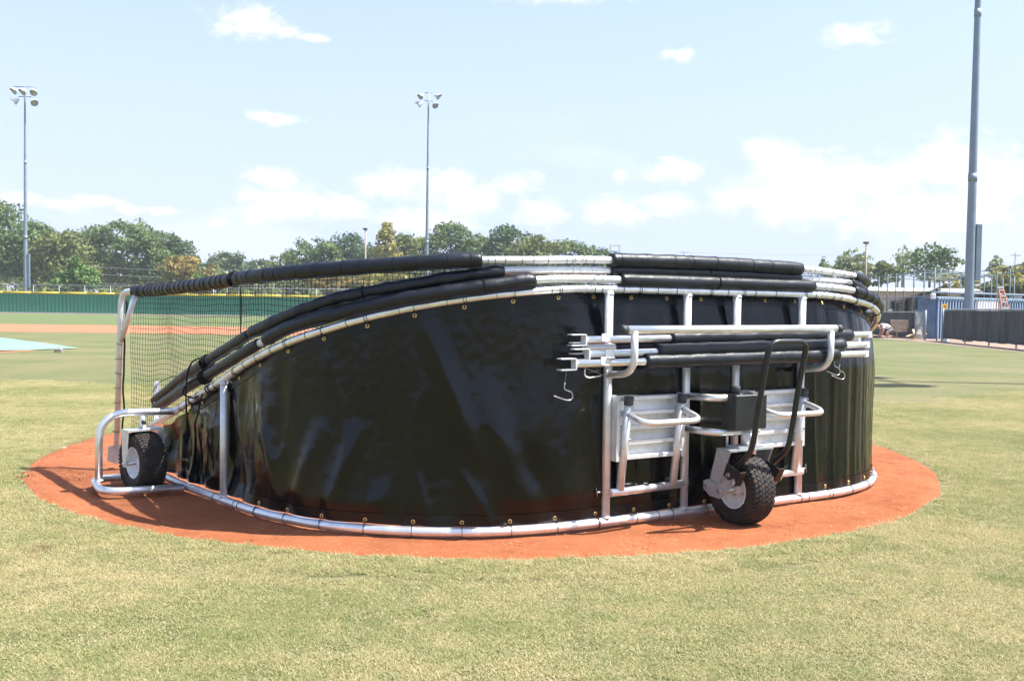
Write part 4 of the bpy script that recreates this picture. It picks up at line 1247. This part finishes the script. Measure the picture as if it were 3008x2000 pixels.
for i, s_ in enumerate(np.arange(.15, SL, .255)):
    c = sa + sd * s_ + sn * .055
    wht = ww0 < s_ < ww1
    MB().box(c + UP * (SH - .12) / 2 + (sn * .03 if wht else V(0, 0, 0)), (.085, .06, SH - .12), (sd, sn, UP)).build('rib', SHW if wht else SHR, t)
    MB().tube([c - sn * .12 + UP * (SH - .03), c + sn * .10 + UP * (SH - .05)], .075, 8).build('roof_rib', SHR, t)
MB().prism([sa + UP * (SH - .01), sb + UP * (SH - .01), sb + dp + UP * (SH + .06), sa + dp + UP * (SH + .06)], .03).build('roof', SHR, t)
rl = MB().tube([sa + UP * (SH + .28) - sn * .3, sb + UP * (SH + .30) - sn * .3], .045, 8)
rl.build('roof_rail', GALV, t)
q = at(2741, 870, 49.8)
MB().box(q, (.22, .2, .30), bev=.03).build('wall_lamp', PALE, t)
q = at(2776, 900, 45.9)
sg_ = thing('warning_sign', 'small yellow sign on the fence beside the gate', 'sign', (q.x, q.y, q.z - .12))
MB().box(q, (.26, .02, .24)).build('plate', mat('sign_yellow', (.80, .50, .03), .5, nscale=4, namp=.1), sg_)
MB().box(q + V(0, -.014, -.005), (.10, .006, .11)).build('symbol', mat('sign_red', (.55, .12, .03), .5, nscale=4, namp=.1), sg_)

# step ladder
LAD = mat('orange_fibreglass', (.55, .24, .16), .5, 0., .4, nscale=6, namp=.08)
ly = 48.2
tl, trr = at(2933, 845, ly), at(2945, 845, ly)
bl_, br_ = V(gx(2938, ly), ly - .6, .0), V(gx(2970, ly), ly - .6, .0)
tl.y = trr.y = ly
t = thing('step_ladder', 'orange step ladder with pale treads standing in front of the blue shed', 'ladder', (bl_.x, ly, 0))
for a, b in ((bl_, tl), (br_, trr)): MB().bar(a, b, .05, .09).build('side_rail', LAD, t)
for k in range(9):
    f_ = (k + .6) / 9
    MB().bar(bl_.lerp(tl, f_), br_.lerp(trr, f_), .10, .07).build('tread', PALE, t)
MB().bar(tl - V(.04, 0, -.02), trr + V(.04, 0, .02), .12, .10).build('top_cap', PALE, t)
for a in (V(bl_.x + .1, ly + 1.0, 0), V(br_.x + .05, ly + 1.0, 0)): MB().bar(a, (trr if a.x > (bl_.x + br_.x) / 2 else tl) - UP * .1, .04, .05).build('rear_leg', LAD, t)

# batting tunnel: pipe posts, rails and black netting
t = thing('batting_tunnel', 'tall pipe frame of a batting tunnel with black netting, right of the cage', 'batting tunnel', (25, 66, 0))
PIPE = mat('weathered_pipe', (.12, .16, .19), .6, .2, .3, nscale=2, namp=.15)
def pipe(p, q, r=.05, nm='post'): return MB().tube([p, q], r * .85, 8).build(nm, PIPE, t)
ups = [(2548, 815, 74), (2582, 812, 72), (2608, 808, 70), (2633, 803, 68), (2657, 800, 66), (2686, 795, 64), (2716, 791, 62), (2747, 787, 60)]
tops = []
for (u, v, Y) in ups:
    p = at(u, v, Y); tops.append(p); pipe((p.x, p.y, 0), p, .062)
for a, b in zip(tops[:-1], tops[1:]): pipe(a - UP * .1, b - UP * .1, .035, 'rail')
ups2 = [(2762, 812, 84), (2791, 806, 80), (2822, 803, 77), (2892, 803, 73), (2913, 810, 72), (2929, 797, 70), (2946, 815, 69), (2968, 790, 66), (2980, 812, 65), (3015, 800, 62)]
tops2 = []
for (u, v, Y) in ups2:
    p = at(u, v, Y); tops2.append(p); pipe((p.x, p.y, 0), p, .055)
for a, b in zip(tops2[:-1], tops2[1:]): pipe(V(a.x, a.y, 4.35), V(b.x, b.y, 4.25), .05, 'rail'); pipe(V(a.x, a.y, 4.75), V(b.x, b.y, 4.7), .04, 'rail')
for a, b in zip(tops[2:], tops2[:-2]): pipe(V(a.x, a.y, a.z - .12), V(b.x, b.y, a.z - .05), .035, 'rail')
pipe(at(2570, 880, 60), at(2742, 868, 51), .035, 'rail')
mb = MB()
def netsheet(A_, B_, z0, z1a, z1b, st=.17, r=.017):
    L_ = (B_ - A_).length
    for s_ in np.arange(0, L_, st):
        p = A_.lerp(B_, s_ / L_); z1 = z1a + (z1b - z1a) * s_ / L_
        mb.add([p + V(-r, 0, z0), p + V(r, 0, z0), p + V(r, 0, z1), p + V(-r, 0, z1)], [(0, 1, 2, 3)])
    for z in np.arange(z0, max(z1a, z1b), st):
        k0 = 0. if z <= z1a else (z - z1a) / (z1b - z1a + 1e-6); k1 = 1.
        if z > z1b: k0, k1 = 0., (z1a - z) / (z1a - z1b + 1e-6)
        p, q = A_.lerp(B_, k0), A_.lerp(B_, k1)
        mb.add([p + UP * (z - r), q + UP * (z - r), q + UP * (z + r), p + UP * (z + r)], [(0, 1, 2, 3)])
netsheet(V(tops[2].x, 69, 0), V(tops[7].x + .4, 59, 0), 0, 2.2, 3.2)
netsheet(V(tops[2].x + .5, 70, 0), V(tops[7].x + .8, 61, 0), 0, 2.0, 3.1)
netsheet(V(tops2[0].x, 79, 0), V(tops2[9].x + 2, 61, 0), 0, 3.4, 3.6)
netsheet(V(tops2[0].x, 80, 0), V(tops2[9].x + 2, 62.2, 0), 0, 3.2, 3.5)
o = mb.build('netting', NETM, t); o['kind'] = 'stuff'

# brick building
BRK = NT('brick'); P = BRK.n('ShaderNodeTexCoord').outputs['Object']
bt_ = BRK.n('ShaderNodeTexBrick'); bt_.inputs['Color1'].default_value = (.42, .25, .19, 1); bt_.inputs['Color2'].default_value = (.50, .32, .25, 1); bt_.inputs['Mortar'].default_value = (.5, .45, .4, 1)
bt_.inputs['Scale'].default_value = 4.5
mpn = BRK.n('ShaderNodeMapping'); mpn.inputs['Rotation'].default_value = (math.pi / 2, 0, 0); BRK.link(P, mpn.inputs[0]); BRK.link(mpn.outputs[0], bt_.inputs['Vector'])
BRK.link(bt_.outputs['Color'], BRK.p.inputs['Base Color']); BRK.p.inputs['Roughness'].default_value = .9
Y = 96.; x0, x1 = gx(2440, Y), gx(2870, Y)
bd = thing('brick_building', 'low pink brick building with a white roof edge behind the batting tunnel', 'building', ((x0 + x1) / 2, Y, 0))
MB().box(((x0 + x1) / 2, Y + 6, 1.8), (x1 - x0, 12, 3.6)).build('wall', BRK.m, bd)
WHT = mat('white_fascia', (.80, .79, .77), .6, nscale=2, namp=.04)
MB().prism([V(x0 - .4, Y - .3, 3.62), V(x1 + .4, Y - .3, 3.62), V(x1 + .4, Y + .9, 3.95), V(x0 - .4, Y + .9, 3.95)], .06).box(((x0 + x1) / 2, Y + 6.6, 3.85), (x1 - x0 + .8, 11.2, .16)).build('roof', WHT, bd)
for u in (2470, 2546, 2622, 2698, 2774, 2850):
    q = at(u, 895, Y - .06)
    w_ = MB().box((q.x, Y - .02, q.z), (.62, .08, .95)).build('window', mat('window_frame', (.30, .31, .33), .5, nscale=3, namp=.1) if u == 2470 else bpy.data.materials['window_frame'], bd)
    MB().box((q.x, Y - .055, q.z), (.46, .03, .80)).build('pane', mat('dark_glass', (.02, .025, .03), .1, nscale=3, namp=.2) if u == 2470 else bpy.data.materials['dark_glass'], w_)
    MB().box((q.x, Y - .06, q.z - .56), (.8, .14, .12)).build('sill', WHT, w_)

# bench, box and kneeling person
q0, q1 = V(20.50, 50.7, 0), V(21.23, 50.9, 0)
bx_ = (q1 - q0).normalized(); by_ = V(-bx_.y, bx_.x, 0)
t = thing('wooden_bench', 'weathered wooden slatted bench against the dark fence beside the kneeling person', 'bench', tuple(q0))
bc = q0 + bx_ * .55
for i in range(5): MB().box(bc + UP * (.95 - i * .125) + by_ * (.1 - i * .035) , (1.15, .03, .105), (bx_, by_, UP)).build('slat', WOOD, t)
for i in range(3): MB().box(bc + UP * .36 - by_ * (.05 + i * .13), (1.15, .11, .035), (bx_, by_, UP)).build('slat', WOOD, t)
for s_ in (-.5, .5):
    MB().bar(bc + bx_ * s_ + by_ * .14 + UP * 1.0, bc + bx_ * s_ - by_ * .06 + UP * .0, .07, .07).build('leg', WOOD, t)
    MB().bar(bc + bx_ * s_ - by_ * .36 + UP * .36, bc + bx_ * s_ - by_ * .36, .07, .07).build('leg', WOOD, t)
MB().box(bc + bx_ * .95 + UP * .48 - by_ * .1, (.55, .5, .55), (bx_, by_, UP), .02).build('seat_box', mat('dark_bin', (.03, .03, .032), .6, nscale=5, namp=.2), t)
q = V(22.0 - .55, 49.6, 0)
t = thing('cardboard_box', 'open cardboard box on the warning track by the gate', 'box', tuple(q))
CARD = mat('cardboard', (.52, .36, .21), .85, nscale=6, namp=.1); LIDM = mat('cream_lid', (.85, .72, .48), .7, nscale=5, namp=.06)
MB().box(q + UP * .13, (.62, .45, .26)).build('box_body', CARD, t)
MB().prism([q + V(-.30, -.22, .27), q + V(.36, -.26, .27), q + V(.33, .1, .50), q + V(-.26, .14, .50)], .02).build('flap', LIDM, t)
MB().prism([q + V(-.31, -.2, .26), q + V(-.31, .2, .26), q + V(-.58, .2, .12), q + V(-.58, -.2, .12)], .02).build('flap', CARD, t)
for (lb, u, v, s_) in (('white bucket lid lying at the foot of the right gate post', 2778, 994, .13), ('small white ball near the foot of the right gate post', 2779, 983, .07)):
    q = at(u, v, 45.0)
    o = MB().lathe([(0, s_ * .8), (s_ * .8, s_ * .6), (s_ * 1.2, 0), (s_ * 1.15, -s_ * .4), (0, -s_ * .5)], (q.x, q.y, s_ * .5), UP, 14).build('white_lid', PALE, org=(q.x, q.y, 0)); tag(o, lb, 'lid')

def skin_mesh(name, verts, edges, radii, material, parent, sub=2):
    me = bpy.data.meshes.new(name); me.from_pydata([tuple(v) for v in verts], edges, [])
    o_ = bpy.data.objects.new(name, me); col.objects.link(o_)
    sk = o_.modifiers.new('skin', 'SKIN'); o_.modifiers.new('sub', 'SUBSURF').levels = sub
    o_.modifiers['sub'].render_levels = sub
    ly_ = me.skin_vertices[0].data
    for i, r in enumerate(radii): ly_[i].radius = (r, r) if not isinstance(r, tuple) else r
    ly_[0].use_root = True
    me.materials.append(material); sk.use_smooth_shade = True
    o_.parent = parent
    return o_
# the person kneels on one knee facing left, bent forward, both hands working on the ground
SKIN = mat('skin', (.50, .27, .18), .6, nscale=9, namp=.08); SHIRT = mat('white_shirt', (.80, .80, .82), .8, nscale=6, namp=.04)
SHORT = mat('blue_grey_shorts', (.20, .22, .30), .8, nscale=6, namp=.1); HAIR = mat('brown_hair', (.06, .035, .022), .7, nscale=20, namp=.2); SHOE = mat('pale_shoe', (.55, .5, .45), .7, nscale=8, namp=.1)
pb = V(20.02, 50.35, 0)
pn = thing('person', 'person in a white t-shirt kneeling and bending over the ground by the wooden bench', 'person', tuple(pb))
X_ = V(1, 0, 0); Yb = V(0, 1, 0)
def L3(a, b, c): return (a, b, c)
body_v = [L3(.30, 0, .50), L3(.12, 0, .62), L3(-.10, 0, .70), L3(-.22, 0, .70), L3(-.30, 0, .66), L3(-.40, 0, .60), L3(-.47, 0, .57),   # pelvis, spine, neck, head
          L3(-.18, -.19, .66), L3(-.20, -.23, .42), L3(-.30, -.20, .14), L3(-.34, -.19, .07), L3(-.18, .19, .66), L3(-.16, .23, .40), L3(-.26, .18, .12), L3(-.30, .17, .06),
          L3(.30, -.10, .46), L3(.02, -.14, .30), L3(.12, -.13, .09), L3(.02, -.13, .05), L3(.30, .10, .46), L3(.12, .13, .10), L3(.52, .13, .10), L3(.60, .13, .03)]
body_e = [(0, 1), (1, 2), (2, 3), (3, 4), (4, 5), (5, 6), (3, 7), (7, 8), (8, 9), (9, 10), (3, 11), (11, 12), (12, 13), (13, 14), (0, 15), (15, 16), (16, 17), (17, 18), (0, 19), (19, 20), (20, 21), (21, 22)]
body_r = [.13, .125, .14, .12, .055, .095, .085, .065, .048, .038, .03, .065, .048, .038, .03, .085, .065, .05, .04, .085, .065, .05, .035]
skin_mesh('body', body_v, body_e, body_r, SKIN, pn)
sv = [L3(.22, 0, .55), L3(.12, 0, .625), L3(-.08, 0, .705), L3(-.235, 0, .70), L3(-.17, -.19, .665), L3(-.20, -.225, .50), L3(-.17, .19, .665), L3(-.165, .225, .48)]
skin_mesh('t_shirt', sv, [(0, 1), (1, 2), (2, 3), (2, 4), (4, 5), (2, 6), (6, 7)], [.145, .145, .16, .11, .085, .075, .085, .075], SHIRT, pn)
skin_mesh('shorts', [L3(.30, 0, .50), L3(.22, 0, .545), L3(.28, -.10, .45), L3(.10, -.135, .345), L3(.28, .10, .45), L3(.17, .125, .22)], [(0, 1), (0, 2), (2, 3), (0, 4), (4, 5)], [.145, .14, .105, .09, .105, .09], SHORT, pn)
skin_mesh('hair', [L3(-.385, 0, .655), L3(-.45, 0, .645), L3(-.52, 0, .60)], [(0, 1), (1, 2)], [.085, .095, .07], HAIR, pn)
for s_, a, b in ((-.13, (-.02, .04), (.14, .05)), (.13, (.58, .03), (.66, .10))):
    skin_mesh('shoe', [L3(a[0], s_, a[1]), L3(b[0], s_, b[1])], [(0, 1)], [.045, .05], SHOE, pn)
face = MB()
for s_ in (-.035, .035): face.lathe([(0, .012), (.012, 0), (0, -.012)], (pb.x - .505, pb.y + s_, .545), (-1, 0, -.6), 8)
face.lathe([(0, .03), (.018, 0), (.02, -.02)], (pb.x - .525, pb.y, .525), (-.7, 0, -.7), 8)
face.build('face', HAIR, pn)
q = pb + V(-.45, -.05, .03)
t = thing('hand_tool', 'dark and orange tool on the ground under the kneeling person\'s hands', 'tool', tuple(q))
MB().box(q + UP * .03, (.42, .12, .09), bev=.02).build('tool_body', DARK, t); MB().box(q + V(.27, -.02, .04), (.14, .14, .11), bev=.02).build('tool_head', LAD, t); MB().bar(q - X_ * .2 + UP * .03, q - X_ * .6 + UP * .05, .06, .06).build('tool_handle', CARD, t)

# ================================================================== trees
def leaf_mat(name, c1, c2, c3):
    g = NT(name); P = g.pos()
    a = g.noise(P, .45, 3); b = g.noise(P, 2.8, 3, .7)
    base = g.mix(g.ramp(a, .38, .62), c1, c2)
    base = g.mix(g.ramp(b, .50, .72, 0., .75), base, c3)
    g.link(base, g.p.inputs['Base Color']); g.p.inputs['Roughness'].default_value = .65; g.p.inputs['Specular IOR Level'].default_value = .3
    tr = g.n('ShaderNodeBsdfTranslucent'); g.link(base, tr.inputs['Color'])
    ms = g.n('ShaderNodeMixShader'); ms.inputs[0].default_value = .28
    g.link(g.p.outputs[0], ms.inputs[1]); g.link(tr.outputs[0], ms.inputs[2]); g.link(ms.outputs[0], g.t.nodes['Material Output'].inputs['Surface'])
    return g.m
LEAF = dict(oak=leaf_mat('leaf_oak', (0.097, 0.152, 0.054), (0.130, 0.187, 0.064), (0.170, 0.223, 0.078)),
            olive=leaf_mat('leaf_olive', (0.138, 0.174, 0.060), (0.170, 0.205, 0.064), (0.235, 0.223, 0.071)),
            dark=leaf_mat('leaf_dark', (0.073, 0.117, 0.051), (0.097, 0.152, 0.062), (0.138, 0.187, 0.074)),
            rust=leaf_mat('leaf_rust', (0.186, 0.187, 0.064), (0.324, 0.223, 0.064), (0.406, 0.259, 0.064)),
            fresh=leaf_mat('leaf_fresh', (0.097, 0.178, 0.043), (0.121, 0.214, 0.048), (0.186, 0.259, 0.065)),
            pale=leaf_mat('leaf_pale', (0.211, 0.249, 0.121), (0.268, 0.312, 0.156), (0.324, 0.339, 0.170)),
            gold=leaf_mat('leaf_gold', (0.244, 0.232, 0.071), (0.324, 0.294, 0.085), (0.421, 0.339, 0.085)))
BARK = mat('bark', (.13, .105, .085), .9, nscale=3, namp=.3)

def cards(C, Rr, n, size, r, shell=(.72, 1.05), zmin=None):
    """leaf cards spread through the lobes of a crown"""
    C, Rr = np.asarray(C, float), np.asarray(Rr, float)
    w = (Rr.mean(1) if Rr.ndim > 1 else Rr) ** 2
    idx = r.choice(len(C), n, p=w / w.sum())
    dirs = r.normal(size=(n, 3)); dirs /= np.linalg.norm(dirs, axis=1)[:, None]
    dirs[:, 2] = np.where(dirs[:, 2] < -.35, -dirs[:, 2] * .6, dirs[:, 2])
    rad = (Rr[idx] if Rr.ndim > 1 else Rr[idx][:, None])
    rr = r.uniform(*shell, n)[:, None]
    p = C[idx] + dirs * rad * rr
    nrm = dirs * .9 + r.normal(size=(n, 3)) * .55; nrm /= np.linalg.norm(nrm, axis=1)[:, None]
    t = np.cross(nrm, r.normal(size=(n, 3))); t /= np.linalg.norm(t, axis=1)[:, None]
    b = np.cross(nrm, t)
    s = (size * r.uniform(.6, 1.4, n))[:, None]
    asp = r.uniform(.45, .8, n)[:, None]
    v = np.stack([p - t * s * .5, p - b * s * .5 * asp + t * s * .08, p + t * s * .5, p + b * s * .5 * asp - t * s * .05], 1)
    return v

def tree(label, u, topv, wpx, Y, kind, seed, botv=None, shape='round', dens=1.0, size=.55, group='trees beyond the outfield', gaps=1.0, name='tree'):
    r = np.random.default_rng(seed)
    top = at(u, topv, Y); x = top.x; H = top.z; W = wpx / 2757 * Y
    t = thing(name, label, 'tree', (x, Y, 0), group)
    zc0 = H * .10 if botv is None else max(.5, at(u, botv, Y).z)
    hw, hh = W * .66, (H - zc0) / 2
    n = int(22 + 3.0 * W)
    C, Rr = [], []
    for i in range(n):
        for _ in range(60):
            d = r.uniform(-1, 1, 3)
            if (abs(d[0]) ** 2.6 + abs(d[1]) ** 2.6 + abs(d[2]) ** 2.6) < 1: break
        k = .74
        if shape == 'cone': k *= max(.18, .5 - d[2] * .55) * 1.35
        elif shape == 'spread': k *= .95 if d[2] > -.2 else .7
        lr = min(hw, hh) * r.uniform(.27, .44)
        C.append((x + d[0] * (hw - lr * .6) * (k / .74) , Y + d[1] * hw * .55 * (k / .74), zc0 + hh + d[2] * (hh - lr * .8)))
        Rr.append((lr, lr, lr * r.uniform(.7, 1.0)))
    # crown tops carry the outline
    for i in range(max(3, n // 5)):
        a = r.uniform(-1, 1) if i else 0.; lr = min(hw, hh) * r.uniform(.2, .34)
        hgt = (1 - a * a * .55) if shape != 'cone' else (1 - abs(a) * .8)
        C.append((x + a * hw * .72 * (1 if shape != 'cone' else .6), Y + r.uniform(-.3, .3) * hw, zc0 + 2 * hh * hgt - lr)); Rr.append((lr, lr, lr * .85))
    ncard = int(dens * (W * (H - zc0)) * 52 * (.55 / size) ** 2)
    v = cards(C, Rr, ncard, size, r, shell=(.55, 1.06))
    o_ = np_mesh('crown', v.reshape(-1, 3), np.arange(ncard * 4).reshape(-1, 4), LEAF[kind], t, off=(x, Y, 0)); col.objects.link(o_)
    mb = MB(); tr_ = max(.12, H * .018)
    lean = r.uniform(-.03, .03) * H
    fork = V(x + lean * .3, Y, zc0 + hh * .35)
    mb.tube([(x, Y, 0), (x + lean * .1, Y, fork.z * .5), fork], [tr_ * 1.25, tr_, tr_ * .8], 8)
    for i in r.choice(len(C), min(len(C), 7), replace=False):
        c = V(*C[i]); mid = fork.lerp(c, .5) - UP * hh * .06
        mb.tube([fork, mid, c], [tr_ * .5, tr_ * .3, tr_ * .1], 6)
    mb.build('trunk', BARK, t)
    return t

T_ = 'trees beyond the outfield'
tree('tall dark oak cut off by the left edge of the picture', -10, 580, 210, 150, 'oak', 101, 850)
tree('broad oak directly behind the leftmost floodlight pole', 95, 640, 190, 146, 'oak', 102, 860)
tree('olive tinged tree between the leftmost floodlight pole and the big round tree', 190, 668, 170, 142, 'olive', 103, 860)
tree('distant tree filling the dip left of the big round tree', 245, 690, 150, 172, 'dark', 104, 850)
tree('largest round tree of the left group', 350, 642, 265, 150, 'oak', 105, 860, dens=1.1)
tree('tree rising behind the right shoulder of the big round tree', 462, 672, 110, 168, 'dark', 106, 850)
tree('medium oak right of the big round tree, above the orange one', 525, 692, 110, 160, 'dark', 107, 850)
tree('orange tinged autumn tree in front of the left group', 548, 744, 140, 136, 'rust', 108, 862)
tree('bright green conical young tree just behind the chain link fence', 226, 748, 115, 118, 'fresh', 109, 868, shape='cone', size=.42, dens=1.3)
tree('small bright green tree beside the orange tinged one', 580, 800, 50, 128, 'fresh', 110, 865, shape='cone', size=.4)
tree('low dark tree at the left end of the top padded bar', 665, 735, 120, 190, 'dark', 111, 850)
tree('low olive tree above the middle of the padded bar', 640, 790, 110, 160, 'olive', 112, 860)
tree('distant low tree in the gap left of the car park lamp', 765, 756, 130, 210, 'dark', 113, 850)
tree('small olive tree left of the car park lamp', 845, 734, 100, 180, 'olive', 114, 850)
tree('grey green tree left of the car park lamp', 930, 690, 145, 170, 'oak', 115, 850)
tree('grey green tree directly behind the car park lamp', 1030, 678, 134, 172, 'dark', 116, 850)
tree('yellowish pointed tree right of the car park lamp', 1135, 644, 100, 150, 'gold', 117, 850, shape='cone')
tree('yellow green tree beside the yellowish pointed one', 1180, 682, 123, 152, 'olive', 118, 850)
tree('olive tree just left of the middle floodlight pole', 1232, 692, 100, 160, 'olive', 119, 850)
tree('tall round oak just right of the middle floodlight pole', 1330, 642, 145, 155, 'oak', 120, 850)
tree('narrow tree between the two tall oaks of the middle group', 1400, 680, 100, 165, 'olive', 121, 850)
tree('tall dark oak with a domed top in the middle group', 1490, 652, 145, 155, 'dark', 122, 850)
tree('yellowish tree right of the domed dark oak', 1580, 682, 145, 150, 'olive', 123, 850)
tree('rounded tree near the right end of the middle group', 1672, 700, 112, 165, 'oak', 124, 850)
tree('last low tree at the right end of the middle group', 1745, 720, 100, 170, 'dark', 125, 850)
tree('small rusty shrub seen through the net', 985, 807, 168, 128, 'rust', 126, 868, size=.45)
tree('pinkish green shrub in front of the middle trees', 1120, 782, 134, 132, 'gold', 127, 860, size=.45)
G2 = 'trees behind the right end of the cage'
tree('small pale tree just above the right pads of the cage', 2421, 750, 42, 140, 'pale', 140, 840, shape='cone', dens=.8, group=G2)
tree('pale grey green tree left of the right car park lamp', 2505, 726, 90, 130, 'pale', 141, 850, dens=.9, group=G2)
tree('low green tree right of the right car park lamp', 2590, 764, 110, 125, 'olive', 142, 850, dens=.9, group=G2)
tree('thin half bare tree beside the utility pole', 2655, 716, 70, 140, 'pale', 143, 830, dens=.28, group=G2)
tree('open crowned tree left of the thick steel pole', 2735, 708, 140, 128, 'oak', 144, 850, dens=.55, group=G2)
tree('low yellowish tree left of the thick steel pole', 2800, 800, 120, 115, 'gold', 145, 880, dens=.9, group=G2)
tree('narrow pale tree right of the thick steel pole', 2930, 748, 50, 135, 'pale', 146, 850, dens=.8, group=G2)
tree('yellow green tree above the step ladder', 2955, 776, 90, 112, 'gold', 147, 890, dens=1.0, group=G2)
tree('golden tree cut off by the right edge of the picture', 3010, 765, 90, 118, 'gold', 148, 890, dens=1.0, group=G2)
tree('dark green tree low behind the batting tunnel', 2890, 830, 110, 108, 'olive', 149, 900, dens=1.2, group=G2)
# undergrowth along the far edge of the field: one mass
r = np.random.default_rng(77)
C, Rr = [], []
for x in np.arange(-110, 30, 1.3):
    C.append((x + r.uniform(-.5, .5), 122 + r.uniform(-6, 8), r.uniform(.6, 2.2))); q = r.uniform(1.0, 2.3); Rr.append((q, q, q * .9))
for x in np.arange(-95, -20, 2.6):
    for zz in (2.5, 5.5): C.append((x + r.uniform(-1.2, 1.2), 168 + r.uniform(-5, 5), zz + r.uniform(-1, 1))); q = r.uniform(1.8, 2.6); Rr.append((q, q, q))
for x in np.arange(-120, 60, 3.0):
    for zz in ((2, 5, 8) if x < -55 or -40 < x < 14 else (2, 4)): C.append((x + r.uniform(-1.5, 1.5), 192 + r.uniform(-8, 8), zz + r.uniform(-1, 1))); q = r.uniform(2.4, 3.4); Rr.append((q, q, q))
v = cards(C, Rr, 85000, .75, r, shell=(.4, 1.05))
o = np_mesh('undergrowth', v.reshape(-1, 3), np.arange(len(v) * 4).reshape(-1, 4), LEAF['olive']); col.objects.link(o); tag(o, 'tangled undergrowth below the trees beyond the outfield fence', 'undergrowth', kind='stuff')

# ================================================================== thin summer haze
hz = MB().box((0, 120, 15.5), (560, 330, 34))
HZ = bpy.data.materials.new('haze_air'); HZ.use_nodes = True
hn = HZ.node_tree; hn.nodes.clear()
ho = hn.nodes.new('ShaderNodeOutputMaterial'); hv = hn.nodes.new('ShaderNodeVolumePrincipled')
hv.inputs['Color'].default_value = (.85, .92, 1, 1); hv.inputs['Density'].default_value = .0004
hn.links.new(hv.outputs[0], ho.inputs['Volume'])
o = hz.build('haze', HZ); tag(o, 'thin pale summer haze over the field', 'haze', kind='stuff')
